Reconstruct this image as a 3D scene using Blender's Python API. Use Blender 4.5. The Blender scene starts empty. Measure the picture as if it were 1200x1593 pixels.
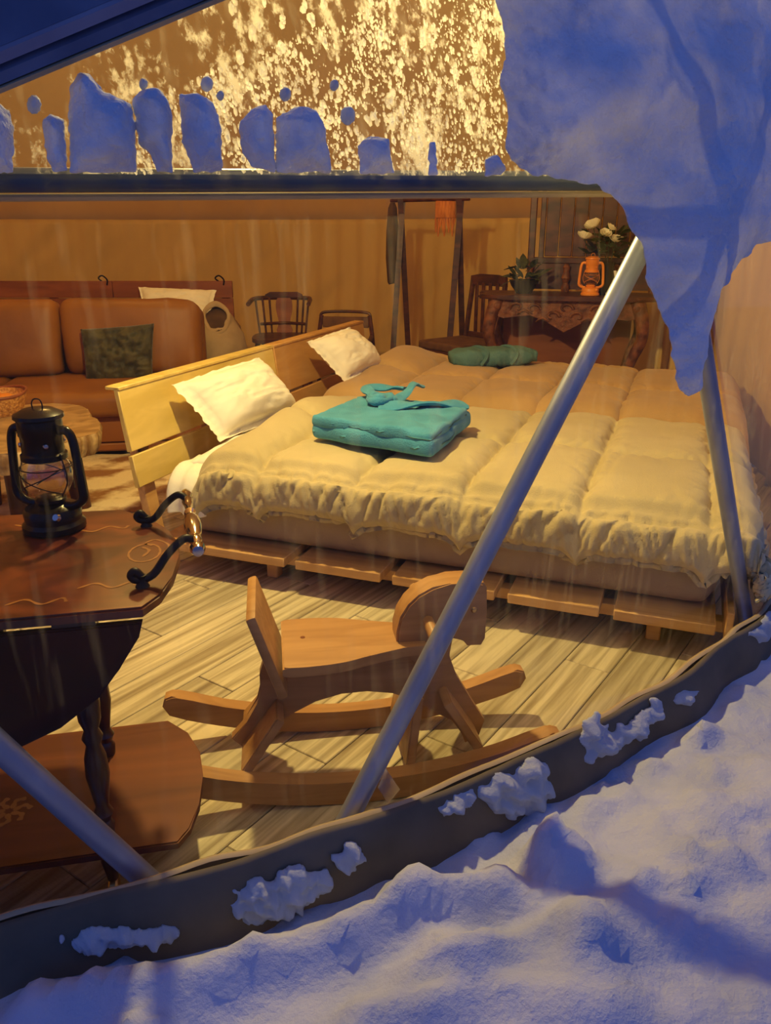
import bpy, bmesh, math, random
import numpy as np
from mathutils import Vector, Matrix, noise, Euler

random.seed(7)
S = bpy.context.scene
COL = S.collection

# ---------------------------------------------------------------- camera
H = 1.25                      # lens height above the tent floor
PITCH = math.radians(19.7)    # looking down
FPX = 1230.0                  # focal length in pixels of a 1200 x 1593 frame
cd = bpy.data.cameras.new('camera'); cam = bpy.data.objects.new('camera', cd); COL.objects.link(cam)
cam.location = (0, 0, H); cam.rotation_euler = (math.pi / 2 - PITCH, 0, 0)
cd.sensor_fit = 'VERTICAL'; cd.sensor_height = 24.0; cd.lens = 24.0 * FPX / 1593.0
cd.clip_start = 0.02; cd.clip_end = 100
S.camera = cam

# ---------------------------------------------------------------- dusk sky, exposure
w = bpy.data.worlds.new('dusk'); S.world = w; w.use_nodes = True
bg = w.node_tree.nodes['Background']
bg.inputs[0].default_value = (0.065, 0.135, 0.50, 1); bg.inputs[1].default_value = 0.84
S.view_settings.view_transform = 'Standard'; S.view_settings.look = 'None'
S.view_settings.gamma = 1; S.view_settings.exposure = 0.0
try: S.view_settings.use_curve_mapping = False
except Exception: pass

LAMP_POS = Vector((-0.40, 2.50, 2.04))     # small pendant near the head of the bed
LAMP_COL = (1.0, 0.76, 0.27)
LAMP_STRENGTH = 2450.0
FILL_POS = Vector((-1.7, 4.9, 3.0))       # added paper globe, an unseen fill light for the dark back of the tent
FILL_COL = (1.0, 0.59, 0.15)
FILL_STRENGTH = 46.0

# ---------------------------------------------------------------- measuring helpers
def ray(x, y):
    a, b = (x - 600) / FPX, (y - 796.5) / FPX
    return Vector((a, math.cos(PITCH) - b * math.sin(PITCH), -math.sin(PITCH) - b * math.cos(PITCH)))
EYE = Vector((0, 0, H))
def at(x, y, z):
    d = ray(x, y); return EYE + d * ((z - H) / d.z)
def on_plane(x, y, p, n):
    d = ray(x, y); n = Vector(n); return EYE + d * ((Vector(p) - EYE).dot(n) / d.dot(n))
def at_depth(x, y, Y):
    d = ray(x, y); return EYE + d * (Y / d.y)

# ---------------------------------------------------------------- object helpers
def link(o, parent=None):
    COL.objects.link(o)
    if parent is not None: o.parent = parent
    return o
def tag(o, label=None, cat=None, group=None, kind=None):
    if label: o['label'] = label
    if cat: o['category'] = cat
    if group: o['group'] = group
    if kind: o['kind'] = kind
    return o
def thing(name, label, cat, loc=(0, 0, 0), rz=0.0, group=None):
    o = bpy.data.objects.new(name, None); o.location = loc; o.rotation_euler = (0, 0, rz)
    o.empty_display_size = 0.1
    link(o); return tag(o, label, cat, group)
def obj(name, bm, m, parent=None, smooth=True, angle=40):
    me = bpy.data.meshes.new(name)
    bmesh.ops.recalc_face_normals(bm, faces=bm.faces[:])
    if smooth:
        for f in bm.faces: f.smooth = True
        for e in bm.edges:
            if len(e.link_faces) == 2:
                try:
                    if e.calc_face_angle() > math.radians(angle): e.smooth = False
                except ValueError: pass
    bm.to_mesh(me); bm.free()
    o = bpy.data.objects.new(name, me)
    if m is not None: me.materials.append(m)
    return link(o, parent)
def copy_tree(o, parent=None):
    c = o.copy(); COL.objects.link(c); c.parent = parent
    for ch in [k for k in bpy.data.objects if k.parent == o]: copy_tree(ch, c)
    return c
def BM(): return bmesh.new()
def xform(verts, M):
    for v in verts: v.co = M @ v.co
def box(bm, c, s, M=None, bev=0.0, seg=1):
    r = bmesh.ops.create_cube(bm, size=1.0); vs = r['verts']
    for v in vs: v.co = Vector((v.co.x * s[0], v.co.y * s[1], v.co.z * s[2]))
    if bev > 0:
        es = list({e for v in vs for e in v.link_edges})
        r2 = bmesh.ops.bevel(bm, geom=es, offset=bev, segments=seg, affect='EDGES', profile=0.6)
        vs = list({v for v in r2['verts']} | {v for f in r2['faces'] for v in f.verts} | {v for v in vs if v.is_valid})
    T = Matrix.Translation(c) @ (M.to_4x4() if M is not None else Matrix.Identity(4))
    xform(vs, T); return vs
def rot(ax, deg): return Matrix.Rotation(math.radians(deg), 3, ax)
def frame_from(d):
    d = Vector(d).normalized(); up = Vector((0, 0, 1)) if abs(d.z) < 0.95 else Vector((0, 1, 0))
    a = d.cross(up).normalized(); return a, d.cross(a).normalized()
def tube(bm, pts, rad, seg=10, cap=True, closed=False):
    pts = [Vector(p) for p in pts]; n = len(pts); rings = []
    if not hasattr(rad, '__len__'): rad = [rad] * n
    pa = None
    for i, p in enumerate(pts):
        if closed: d = pts[(i + 1) % n] - pts[i - 1]
        else: d = pts[min(i + 1, n - 1)] - pts[max(i - 1, 0)]
        d = d.normalized()
        if pa is None: a, b = frame_from(d)
        else:
            a = (pa - d * pa.dot(d))
            a = a.normalized() if a.length > 1e-6 else frame_from(d)[0]
            b = d.cross(a)
        pa = a
        rings.append([bm.verts.new(p + (a * math.cos(t) + b * math.sin(t)) * rad[i]) for t in [2 * math.pi * k / seg for k in range(seg)]])
    for i in range(n if closed else n - 1):
        A, B = rings[i], rings[(i + 1) % n]
        for k in range(seg): bm.faces.new((A[k], A[(k + 1) % seg], B[(k + 1) % seg], B[k]))
    if cap and not closed:
        bm.faces.new(rings[0][::-1]); bm.faces.new(rings[-1])
def lathe(bm, prof, seg=20, c=(0, 0, 0), M=None):
    rings = []; c = Vector(c)
    for r, z in prof:
        row = []
        for k in range(seg):
            t = 2 * math.pi * k / seg; p = Vector((r * math.cos(t), r * math.sin(t), z))
            if M is not None: p = M @ p
            row.append(bm.verts.new(c + p))
        rings.append(row)
    for A, B in zip(rings, rings[1:]):
        for k in range(seg): bm.faces.new((A[k], A[(k + 1) % seg], B[(k + 1) % seg], B[k]))
    if prof[0][0] > 1e-5: bm.faces.new(rings[0][::-1])
    if prof[-1][0] > 1e-5: bm.faces.new(rings[-1])
    bmesh.ops.remove_doubles(bm, verts=[v for r in rings for v in r], dist=1e-6)
def prism(bm, poly, t0, t1, fn, bev=0.0):
    """poly: 2-D outline; fn(a, b, t) -> 3-D point; extruded between t0 and t1"""
    A = [bm.verts.new(fn(a, b, t0)) for a, b in poly]; B = [bm.verts.new(fn(a, b, t1)) for a, b in poly]
    n = len(poly); fs = [bm.faces.new(A[::-1]), bm.faces.new(B)]
    for i in range(n): fs.append(bm.faces.new((A[i], A[(i + 1) % n], B[(i + 1) % n], B[i])))
    if bev > 0:
        es = list({e for f in fs[:2] for e in f.edges})
        bmesh.ops.bevel(bm, geom=es, offset=bev, segments=2, affect='EDGES')
def spline(pts, n=6, closed=False):
    P = [Vector(p) for p in pts]; out = []; N = len(P)
    for i in range(N if closed else N - 1):
        p1, p2 = P[i], P[(i + 1) % N]
        p0 = P[i - 1] if (closed or i > 0) else p1 * 2 - p2
        p3 = P[(i + 2) % N] if (closed or i + 2 < N) else p2 * 2 - p1
        for k in range(n):
            t = k / n
            out.append(0.5 * ((2 * p1) + (p2 - p0) * t + (2 * p0 - 5 * p1 + 4 * p2 - p3) * t * t + (3 * p1 - p0 - 3 * p2 + p3) * t ** 3))
    if not closed: out.append(P[-1])
    return out
def spl2(pts, n=5, closed=True): return [(v.x, v.y) for v in spline([(a, b, 0) for a, b in pts], n, closed)]
def fbm(p, o=4, h=0.5):
    v = 0; a = 1; s = 1; p = Vector(p)
    for i in range(o):
        v += a * noise.noise(p * s + Vector((i * 7.3, i * 3.1, i * 5.7))); a *= h; s *= 2.07
    return v

# ---------------------------------------------------------------- materials
MATS = {}
def nodes(name):
    m = bpy.data.materials.new(name); m.use_nodes = True
    nt = m.node_tree; nt.nodes.clear(); MATS[name] = m
    N = lambda t, **k: _n(nt, t, k)
    out = N('ShaderNodeOutputMaterial'); return m, nt, N, out
def _n(nt, t, k):
    n = nt.nodes.new(t)
    for a, b in k.items(): setattr(n, a, b)
    return n
def ramp(N, stops):
    r = N('ShaderNodeValToRGB'); e = r.color_ramp.elements
    while len(e) > 1: e.remove(e[-1])
    e[0].position = stops[0][0]; e[0].color = (*stops[0][1], 1)
    for p, c in stops[1:]:
        q = e.new(p); q.color = (*c, 1)
    return r
def mat(name, c1, c2=None, rough=0.6, scale=(8, 8, 8), detail=4, spec=0.4, metal=0.0, bump=0.0, bscale=60, coat=0.0, lo=0.35, hi=0.65, sheen=0.0, rnd=0.0, dist=0.0, transl=0.0):
    m, nt, N, out = nodes(name); L = nt.links.new
    b = N('ShaderNodeBsdfPrincipled')
    b.inputs['Roughness'].default_value = rough; b.inputs['Metallic'].default_value = metal
    b.inputs['Specular IOR Level'].default_value = spec
    b.inputs['Coat Weight'].default_value = coat; b.inputs['Coat Roughness'].default_value = 0.12
    if sheen: b.inputs['Sheen Weight'].default_value = sheen
    tc = N('ShaderNodeTexCoord'); mp = N('ShaderNodeMapping'); mp.inputs['Scale'].default_value = scale
    oi = N('ShaderNodeObjectInfo'); add = N('ShaderNodeVectorMath', operation='ADD')
    mul = N('ShaderNodeMath', operation='MULTIPLY'); mul.inputs[1].default_value = 37.0
    L(oi.outputs['Random'], mul.inputs[0]); L(tc.outputs['Object'], mp.inputs[0]); L(mp.outputs[0], add.inputs[0]); L(mul.outputs[0], add.inputs[1])
    nz = N('ShaderNodeTexNoise'); nz.inputs['Scale'].default_value = 1.0; nz.inputs['Detail'].default_value = detail; nz.inputs['Distortion'].default_value = dist
    L(add.outputs[0], nz.inputs['Vector'])
    r = ramp(N, [(lo, c1), (hi, c2 or c1)]); L(nz.outputs['Fac'], r.inputs[0])
    colo = r.outputs[0]
    if rnd:
        hs = N('ShaderNodeHueSaturation'); mr = N('ShaderNodeMapRange'); mr.inputs['To Min'].default_value = 1 - rnd; mr.inputs['To Max'].default_value = 1 + rnd
        L(oi.outputs['Random'], mr.inputs['Value']); L(mr.outputs[0], hs.inputs['Value']); L(colo, hs.inputs['Color']); colo = hs.outputs[0]
    L(colo, b.inputs['Base Color'])
    if bump:
        bz = N('ShaderNodeTexNoise'); bz.inputs['Scale'].default_value = bscale; bz.inputs['Detail'].default_value = 8 if bump >= 0.9 else 3; bz.inputs['Roughness'].default_value = 0.62 if bump >= 0.9 else 0.5
        L(tc.outputs['Object'], bz.inputs['Vector']); bp = N('ShaderNodeBump'); bp.inputs['Strength'].default_value = bump; bp.inputs['Distance'].default_value = 0.01
        L(bz.outputs['Fac'], bp.inputs['Height']); L(bp.outputs[0], b.inputs['Normal'])
    if transl:
        t = N('ShaderNodeBsdfTranslucent'); L(colo, t.inputs['Color']); mx = N('ShaderNodeMixShader'); mx.inputs[0].default_value = transl
        L(b.outputs[0], mx.inputs[1]); L(t.outputs[0], mx.inputs[2]); L(mx.outputs[0], out.inputs[0])
    else: L(b.outputs[0], out.inputs[0])
    return m
# wood: grain stretched along local x
def wood(name, c1, c2, rough=0.5, gs=(1.4, 26, 26), **k): return mat(name, c1, c2, rough, gs, 6, dist=0.6, **k)

M_floor = wood('floor_oak', (0.27, 0.205, 0.11), (0.68, 0.59, 0.37), 0.5, (1.6, 38, 38), lo=0.30, hi=0.62, rnd=0.16, bump=0.15, bscale=40)
M_floorbase = mat('floor_base', (0.2, 0.13, 0.06), (0.3, 0.2, 0.1), 0.7)
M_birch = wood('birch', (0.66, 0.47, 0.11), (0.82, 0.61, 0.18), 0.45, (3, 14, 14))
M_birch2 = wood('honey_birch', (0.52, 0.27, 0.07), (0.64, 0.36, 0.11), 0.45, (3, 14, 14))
M_duvet2 = mat('duvet_tan', (0.42, 0.265, 0.10), (0.50, 0.32, 0.13), 0.85, (3, 3, 3), sheen=0.2, bump=0.25, bscale=260)
M_birchv = wood('birch_frame', (0.55, 0.30, 0.10), (0.72, 0.43, 0.16), 0.5)
M_horse = wood('beech', (0.38, 0.185, 0.058), (0.50, 0.265, 0.09), 0.45, (4, 30, 30))
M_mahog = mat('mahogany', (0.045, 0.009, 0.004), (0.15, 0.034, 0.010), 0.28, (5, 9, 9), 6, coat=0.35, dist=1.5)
M_shelf = wood('mahogany_shelf', (0.11, 0.026, 0.006), (0.20, 0.052, 0.012), 0.5, (1.5, 14, 14), spec=0.25)
M_leg = mat('dark_turned_wood', (0.035, 0.008, 0.004), (0.07, 0.015, 0.006), 0.3, coat=0.3)
M_inlay = mat('inlay_wood', (0.22, 0.08, 0.016), (0.34, 0.13, 0.026), 0.35, coat=0.2)
M_dark = wood('dark_antique_wood', (0.045, 0.012, 0.006), (0.115, 0.032, 0.013), 0.4, (6, 18, 18))
M_carved = mat('carved_wood', (0.09, 0.025, 0.01), (0.26, 0.085, 0.03), 0.42, (22, 22, 22), bump=0.9, bscale=34)
M_brownbed = wood('brown_headboard', (0.20, 0.055, 0.016), (0.30, 0.09, 0.028), 0.5, (2, 12, 12))
M_duvet = mat('duvet_beige', (0.50, 0.41, 0.20), (0.58, 0.48, 0.25), 0.85, (3, 3, 3), sheen=0.2, bump=0.25, bscale=260)
M_matt = mat('mattress_cover', (0.46, 0.35, 0.18), (0.52, 0.40, 0.21), 0.85, bump=0.2, bscale=160)
M_pillow = mat('pillow_white', (0.84, 0.80, 0.66), (0.90, 0.86, 0.72), 0.85, bump=0.2, bscale=30)
M_robe = mat('robe_teal', (0.05, 0.27, 0.42), (0.08, 0.36, 0.54), 0.95, (10, 10, 10), bump=0.5, bscale=220, sheen=0.15)
M_robe2 = mat('robe_grey_teal', (0.075, 0.17, 0.17), (0.11, 0.23, 0.22), 0.95, (10, 10, 10), bump=0.5, bscale=220)
M_leather = mat('tan_leather', (0.21, 0.075, 0.008), (0.31, 0.115, 0.013), 0.5, (2.5, 2.5, 2.5), bump=0.3, bscale=9)
M_leatherd = mat('leather_base', (0.24, 0.078, 0.012), (0.30, 0.10, 0.018), 0.5, (3, 3, 3))
M_green = mat('green_velvet', (0.022, 0.02, 0.005), (0.085, 0.072, 0.018), 0.6, (9, 9, 9), 5, bump=1.0, bscale=13, sheen=0.2)
M_canvas = mat('wall_canvas', (0.66, 0.44, 0.15), (0.74, 0.50, 0.18), 0.9, (1.2, 1.2, 1.2))
M_canvas2 = mat('roof_canvas', (0.60, 0.36, 0.14), (0.68, 0.43, 0.18), 0.9, (1.5, 1.5, 1.5))
M_skirt = mat('skirt_canvas', (0.17, 0.135, 0.09), (0.24, 0.19, 0.13), 0.85, (6, 6, 6), bump=0.3, bscale=14, transl=0.3)
M_hem = mat('hem_cream', (0.40, 0.29, 0.16), (0.48, 0.36, 0.21), 0.8)
M_mahogshade = mat('mahogany_leaf_shaded', (0.018, 0.004, 0.0025), (0.045, 0.010, 0.005), 0.45, (5, 9, 9), 6, spec=0.2, dist=1.5)  # darker copy of the mahogany, shade on the hanging leaf put into its colour
M_flap = mat('flap_canvas', (0.10, 0.11, 0.16), (0.17, 0.18, 0.24), 0.8, (8, 8, 8), bump=0.3, bscale=25)
M_flap2 = mat('flap_seam', (0.24, 0.20, 0.24), (0.30, 0.26, 0.30), 0.8)
M_pole = mat('pole_steel', (0.27, 0.31, 0.41), (0.34, 0.38, 0.48), 0.40, metal=0.5)
M_polep = mat('pole_sleeve', (0.30, 0.34, 0.44), (0.36, 0.40, 0.5), 0.4, metal=0.3)
M_navy = mat('pole_navy_paint', (0.02, 0.04, 0.10), (0.03, 0.055, 0.13), 0.4, spec=0.5)
M_black = mat('black_enamel', (0.005, 0.003, 0.003), (0.010, 0.006, 0.005), 0.25, spec=0.3)
M_iron = mat('wrought_iron', (0.010, 0.007, 0.006), (0.02, 0.012, 0.01), 0.45, metal=0.4)
M_chrome = mat('silver_grip', (0.55, 0.48, 0.40), (0.7, 0.62, 0.52), 0.16, metal=1.0)
M_orange = mat('orange_enamel', (0.72, 0.22, 0.02), (0.85, 0.30, 0.035), 0.35)
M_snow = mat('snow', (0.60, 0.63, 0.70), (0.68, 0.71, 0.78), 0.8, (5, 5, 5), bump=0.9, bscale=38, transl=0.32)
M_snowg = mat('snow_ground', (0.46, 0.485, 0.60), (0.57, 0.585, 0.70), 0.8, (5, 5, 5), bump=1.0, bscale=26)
M_leaf = mat('leaf_green', (0.02, 0.03, 0.012), (0.06, 0.075, 0.03), 0.6, (30, 30, 30))
M_rose = mat('rose_cream', (0.80, 0.74, 0.55), (0.88, 0.83, 0.66), 0.7, (25, 25, 25))
M_pot = mat('dark_pot', (0.015, 0.012, 0.01), (0.03, 0.025, 0.02), 0.25)
M_card = mat('white_card', (0.75, 0.72, 0.66), (0.8, 0.77, 0.7), 0.7)
M_wicker = mat('wicker', (0.40, 0.17, 0.035), (0.72, 0.37, 0.09), 0.6, (70, 70, 70), bump=0.8, bscale=90)
M_slab = mat('slab_top', (0.30, 0.17, 0.06), (0.52, 0.32, 0.13), 0.35, (5, 5, 5), dist=2.5)
M_bark = mat('slab_edge', (0.28, 0.15, 0.05), (0.72, 0.52, 0.24), 0.6, (26, 26, 3), bump=0.6, bscale=25)
M_rug = mat('hide_rug', (0.30, 0.14, 0.045), (0.80, 0.66, 0.42), 0.95, (4.2, 4.2, 4.2), 6, lo=0.42, hi=0.54, bump=0.8, bscale=55)
M_bag = mat('pale_cloth', (0.34, 0.24, 0.13), (0.42, 0.30, 0.17), 0.85, bump=0.4, bscale=18)
M_tassel = mat('orange_cloth', (0.45, 0.12, 0.02), (0.75, 0.26, 0.05), 0.8, (50, 50, 8))
M_darkcloth = mat('dark_cloth', (0.05, 0.025, 0.012), (0.10, 0.05, 0.022), 0.9)
M_uphol = mat('dark_upholstery', (0.10, 0.04, 0.015), (0.17, 0.075, 0.026), 0.8, (14, 14, 14))
M_brass = mat('brass', (0.55, 0.36, 0.12), (0.65, 0.44, 0.16), 0.3, metal=1.0)
M_shade = mat('lamp_metal', (0.03, 0.025, 0.02), (0.05, 0.04, 0.03), 0.4)

# clear PVC with dried streaks; frost = how much of it is clouded
def pvc(name, frost, streak, haze, glint=0.4):
    m, nt, N, out = nodes(name); L = nt.links.new
    tr = N('ShaderNodeBsdfTransparent'); tr.inputs[0].default_value = (0.97, 0.96, 0.94, 1)
    gl = N('ShaderNodeBsdfGlossy'); gl.inputs['Roughness'].default_value = 0.06
    fr = N('ShaderNodeFresnel'); fr.inputs[0].default_value = 1.42
    fm = N('ShaderNodeMath', operation='MULTIPLY'); fm.inputs[1].default_value = glint; L(fr.outputs[0], fm.inputs[0])
    m1 = N('ShaderNodeMixShader'); L(fm.outputs[0], m1.inputs[0]); L(tr.outputs[0], m1.inputs[1]); L(gl.outputs[0], m1.inputs[2])
    tl = N('ShaderNodeBsdfTranslucent'); tl.inputs[0].default_value = (0.92, 0.9, 0.88, 1)
    df = N('ShaderNodeBsdfDiffuse'); df.inputs[0].default_value = (0.85, 0.86, 0.9, 1)
    m2 = N('ShaderNodeMixShader'); m2.inputs[0].default_value = 0.22; L(tl.outputs[0], m2.inputs[1]); L(df.outputs[0], m2.inputs[2])
    tc = N('ShaderNodeTexCoord')
    # vertical run marks
    mp = N('ShaderNodeMapping'); mp.inputs['Scale'].default_value = (42, 42, 1.3); L(tc.outputs['Object'], mp.inputs[0])
    n1 = N('ShaderNodeTexNoise'); n1.inputs['Scale'].default_value = 1; n1.inputs['Detail'].default_value = 3; L(mp.outputs[0], n1.inputs['Vector'])
    r1 = ramp(N, [(0.55, (0, 0, 0)), (0.78, (1, 1, 1))]); L(n1.outputs['Fac'], r1.inputs[0])
    s1 = N('ShaderNodeMath', operation='MULTIPLY'); s1.inputs[1].default_value = streak; L(r1.outputs[0], s1.inputs[0])
    # blotches of frost, larger patches broken by fine speckle
    mpb = N('ShaderNodeMapping'); mpb.inputs['Scale'].default_value = (9, 9, 5); L(tc.outputs['Object'], mpb.inputs[0])
    n2 = N('ShaderNodeTexNoise'); n2.inputs['Scale'].default_value = 1; n2.inputs['Detail'].default_value = 3; L(mpb.outputs[0], n2.inputs['Vector'])
    mpc = N('ShaderNodeMapping'); mpc.inputs['Scale'].default_value = (62, 62, 34); L(tc.outputs['Object'], mpc.inputs[0])
    n3 = N('ShaderNodeTexNoise'); n3.inputs['Scale'].default_value = 1; n3.inputs['Detail'].default_value = 5; n3.inputs['Roughness'].default_value = 0.65; L(mpc.outputs[0], n3.inputs['Vector'])
    ad = N('ShaderNodeMath', operation='ADD'); L(n2.outputs['Fac'], ad.inputs[0]); L(n3.outputs['Fac'], ad.inputs[1])
    r2 = ramp(N, [(0.52, (0, 0, 0)), (0.60, (1, 1, 1))]); hv = N('ShaderNodeMath', operation='MULTIPLY'); hv.inputs[1].default_value = 0.5
    L(ad.outputs[0], hv.inputs[0]); L(hv.outputs[0], r2.inputs[0])
    s2 = N('ShaderNodeMath', operation='MULTIPLY'); s2.inputs[1].default_value = frost; L(r2.outputs[0], s2.inputs[0])
    a1 = N('ShaderNodeMath', operation='ADD'); L(s1.outputs[0], a1.inputs[0]); L(s2.outputs[0], a1.inputs[1])
    a2 = N('ShaderNodeMath', operation='ADD'); a2.inputs[1].default_value = haze; a2.use_clamp = True; L(a1.outputs[0], a2.inputs[0])
    m3 = N('ShaderNodeMixShader'); L(a2.outputs[0], m3.inputs[0]); L(m1.outputs[0], m3.inputs[1]); L(m2.outputs[0], m3.inputs[2])
    L(m3.outputs[0], out.inputs[0]); return m
M_pvc = pvc('clear_pvc', 0.0, 0.07, 0.004)
M_pvcr = pvc('clear_pvc_hazy', 0.05, 0.05, 0.07, 0.6)
M_pvct = pvc('frosted_pvc', 0.58, 0.12, 0.05)
def glassy(name, mixf=0.12, tint=(0.98, 0.95, 0.9)):
    m, nt, N, out = nodes(name); L = nt.links.new
    tr = N('ShaderNodeBsdfTransparent'); tr.inputs[0].default_value = (*tint, 1)
    gl = N('ShaderNodeBsdfGlossy'); gl.inputs['Roughness'].default_value = 0.03
    lw = N('ShaderNodeLayerWeight'); lw.inputs[0].default_value = 0.35
    mu = N('ShaderNodeMath', operation='MULTIPLY_ADD'); mu.inputs[1].default_value = 0.5; mu.inputs[2].default_value = mixf * 0.5; L(lw.outputs['Facing'], mu.inputs[0])
    mx = N('ShaderNodeMixShader'); L(mu.outputs[0], mx.inputs[0]); L(tr.outputs[0], mx.inputs[1]); L(gl.outputs[0], mx.inputs[2]); L(mx.outputs[0], out.inputs[0]); return m
M_glass = glassy('lamp_glass')
def icy(name):
    m, nt, N, out = nodes(name); L = nt.links.new
    tr = N('ShaderNodeBsdfTransparent'); tl = N('ShaderNodeBsdfTranslucent'); tl.inputs[0].default_value = (0.95, 0.95, 0.95, 1)
    gl = N('ShaderNodeBsdfGlossy'); gl.inputs['Roughness'].default_value = 0.1
    nz = N('ShaderNodeTexNoise'); nz.inputs['Scale'].default_value = 25; tc = N('ShaderNodeTexCoord'); L(tc.outputs['Object'], nz.inputs['Vector'])
    mx = N('ShaderNodeMixShader'); L(nz.outputs['Fac'], mx.inputs[0]); L(tr.outputs[0], mx.inputs[1]); L(tl.outputs[0], mx.inputs[2])
    m2 = N('ShaderNodeMixShader'); m2.inputs[0].default_value = 0.12; L(mx.outputs[0], m2.inputs[1]); L(gl.outputs[0], m2.inputs[2]); L(m2.outputs[0], out.inputs[0]); return m
M_ice = icy('ice_droplet')
def emit(name, c, s):
    m, nt, N, out = nodes(name); e = N('ShaderNodeEmission'); e.inputs[0].default_value = (*c, 1); e.inputs[1].default_value = s
    nt.links.new(e.outputs[0], out.inputs[0]); return m
M_bulb = emit('bulb_glow', LAMP_COL, LAMP_STRENGTH)
M_fill = emit('fill_glow', FILL_COL, FILL_STRENGTH)

# ================================================================ THE DOME
CX, CY, CZ, RS = -1.9, 4.9, 0.5, 4.14
C3 = Vector((CX, CY, CZ))
def sph_hit(x, y, R):
    d = ray(x, y).normalized(); o = EYE - C3; b = o.dot(d); c = o.dot(o) - R * R; D = max(b * b - c, 0)
    return EYE + d * (-b - math.sqrt(D))
def ring(az, z, R=RS):
    r = math.sqrt(max(R * R - (z - CZ) ** 2, 0)); a = math.radians(az); return Vector((CX + r * math.cos(a), CY + r * math.sin(a), z))
SK_TOP, SK_BOT = 0.20, -0.12
def sk_r(z): return 4.135 + (SK_TOP - z) * 0.30
def sk_hit(x, y):
    d = ray(x, y).normalized(); t0, t1 = 0.3, 6.0; f = lambda t: math.hypot(*( (EYE + d * t).xy - Vector((CX, CY)))) - sk_r((EYE + d * t).z)
    t = 0.3
    while t < 6 and f(t) > 0: t += 0.02
    a, b = t - 0.02, t
    for _ in range(30):
        m = (a + b) / 2
        if f(m) > 0: a = m
        else: b = m
    return EYE + d * a

# floor ----------------------------------------------------------
bm = BM(); lathe(bm, [(0.0, -0.06), (4.06, -0.06), (4.06, -0.02), (0.0, -0.02)], 72, (CX, CY, 0))
floor = tag(obj('floor', bm, M_floorbase, None), 'pale oak plank floor inside the dome tent', 'floor', kind='structure')
PL, PW = 0.92, 0.142
bm = BM(); box(bm, (0, 0, -0.010), (PL - 0.003, PW - 0.003, 0.020), bev=0.0022)
plank0 = obj('plank', bm, M_floor, floor, smooth=False); first = True
pa = math.radians(90 - 35.0); pd = Vector((math.cos(pa), math.sin(pa))); pn = Vector((-pd.y, pd.x))
org = Vector((-0.148, 1.638)); cnt = 0
for j in range(-16, 18):
    off = ((j * 0.37) % 1.0) * PL
    for i in range(-5, 6):
        c = org + pn * (PW * (j + 0.5)) + pd * (PL * (i + 0.5) + off)
        if not (-2.6 < c.x < 2.3 and 0.6 < c.y < 4.9): continue
        if (c - Vector((CX, CY))).length > 3.62 + 0.35 * 0: 
            # planks that meet the edge of the deck are kept when they stay on it
            ends = [c + pd * s * PL / 2 for s in (-1, 1)]
            if max((e - Vector((CX, CY))).length for e in ends) > 4.08: 
                # shortened plank
                k = next((k for k in (0.8, 0.6, 0.4, 0.2) for s in (-1, 1) if max(((c + pd * s * PL * (1 - k) / 2) + pd * q * PL * k / 2 - Vector((CX, CY))).length for q in (-1, 1)) < 4.08), None)
                if k is None: continue
                s = min((-1, 1), key=lambda s: ((c + pd * s * PL * (1 - k) / 2) - Vector((CX, CY))).length)
                c = c + pd * s * PL * (1 - k) / 2; sc = k
            else: sc = 1.0
        else: sc = 1.0
        o = plank0 if first else plank0.copy()
        if not first: COL.objects.link(o)
        o.parent = floor; first = False
        o.location = (c.x, c.y, 0); o.rotation_euler = (0, 0, pa); o.scale = (sc, 1, 1); cnt += 1

# canvas wall behind, canvas roof ---------------------------------
def shell(name, az0, az1, zs, rfn, m, na, lab):
    bm = BM(); g = []
    for z in zs:
        row = []
        for i in range(na + 1):
            a = az0 + (az1 - az0) * i / na; r = rfn(a, z); t = math.radians(a)
            row.append(bm.verts.new((CX + r * math.cos(t), CY + r * math.sin(t), z)))
        g.append(row)
    for A, B in zip(g, g[1:]):
        for k in range(na): bm.faces.new((A[k], B[k], B[k + 1], A[k + 1]))
    o = obj(name, bm, m, None, angle=80)
    sd = o.modifiers.new('thickness', 'SOLIDIFY'); sd.thickness = 0.012; sd.offset = 0
    return tag(o, lab, 'wall', kind='structure')
def wall_r(a, z):
    t = a * 0.55; k = 0.07 * math.sin(a * 1.9 + 1.3 * z) * (0.3 + 0.5 * noise.noise(Vector((a * 0.08, z * 1.5, 3)))) + 0.05 * fbm((a * 0.16 + z * 2.6, z * 0.7, 1), 3)
    f = max(0.0, min(1.0, (a - 14) / 14.0))      # hangs flatter where the bed end stands close
    return 4.02 - 0.08 * f + k * (0.35 + 0.65 * f)
shell('wall_back', -30.5, 258, [0.0 + 1.34 * i / 26 for i in range(27)], wall_r, M_canvas, 420, 'beige canvas wall lining hung in soft folds')
def roof_r(a, z):
    return math.sqrt(max((RS - 0.03) ** 2 - (z - CZ) ** 2, 0.0)) + 0.02 * fbm((a * 0.06, z * 2, 9), 2)
zs = [1.22 + (4.60 - 1.22) * (i / 34) ** 0.75 for i in range(35)]
c1 = shell('ceiling', -30.5, 258, zs, roof_r, M_canvas2, 160, 'beige canvas roof of the dome')
c1['category'] = 'ceiling'
zs2 = [2.81 + (4.60 - 2.81) * (i / 20) ** 0.7 for i in range(21)]
c2 = shell('ceiling', -102, -30.5, zs2, roof_r, M_canvas2, 60, 'beige canvas roof above the clear front panels'); c2['category'] = 'ceiling'

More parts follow.
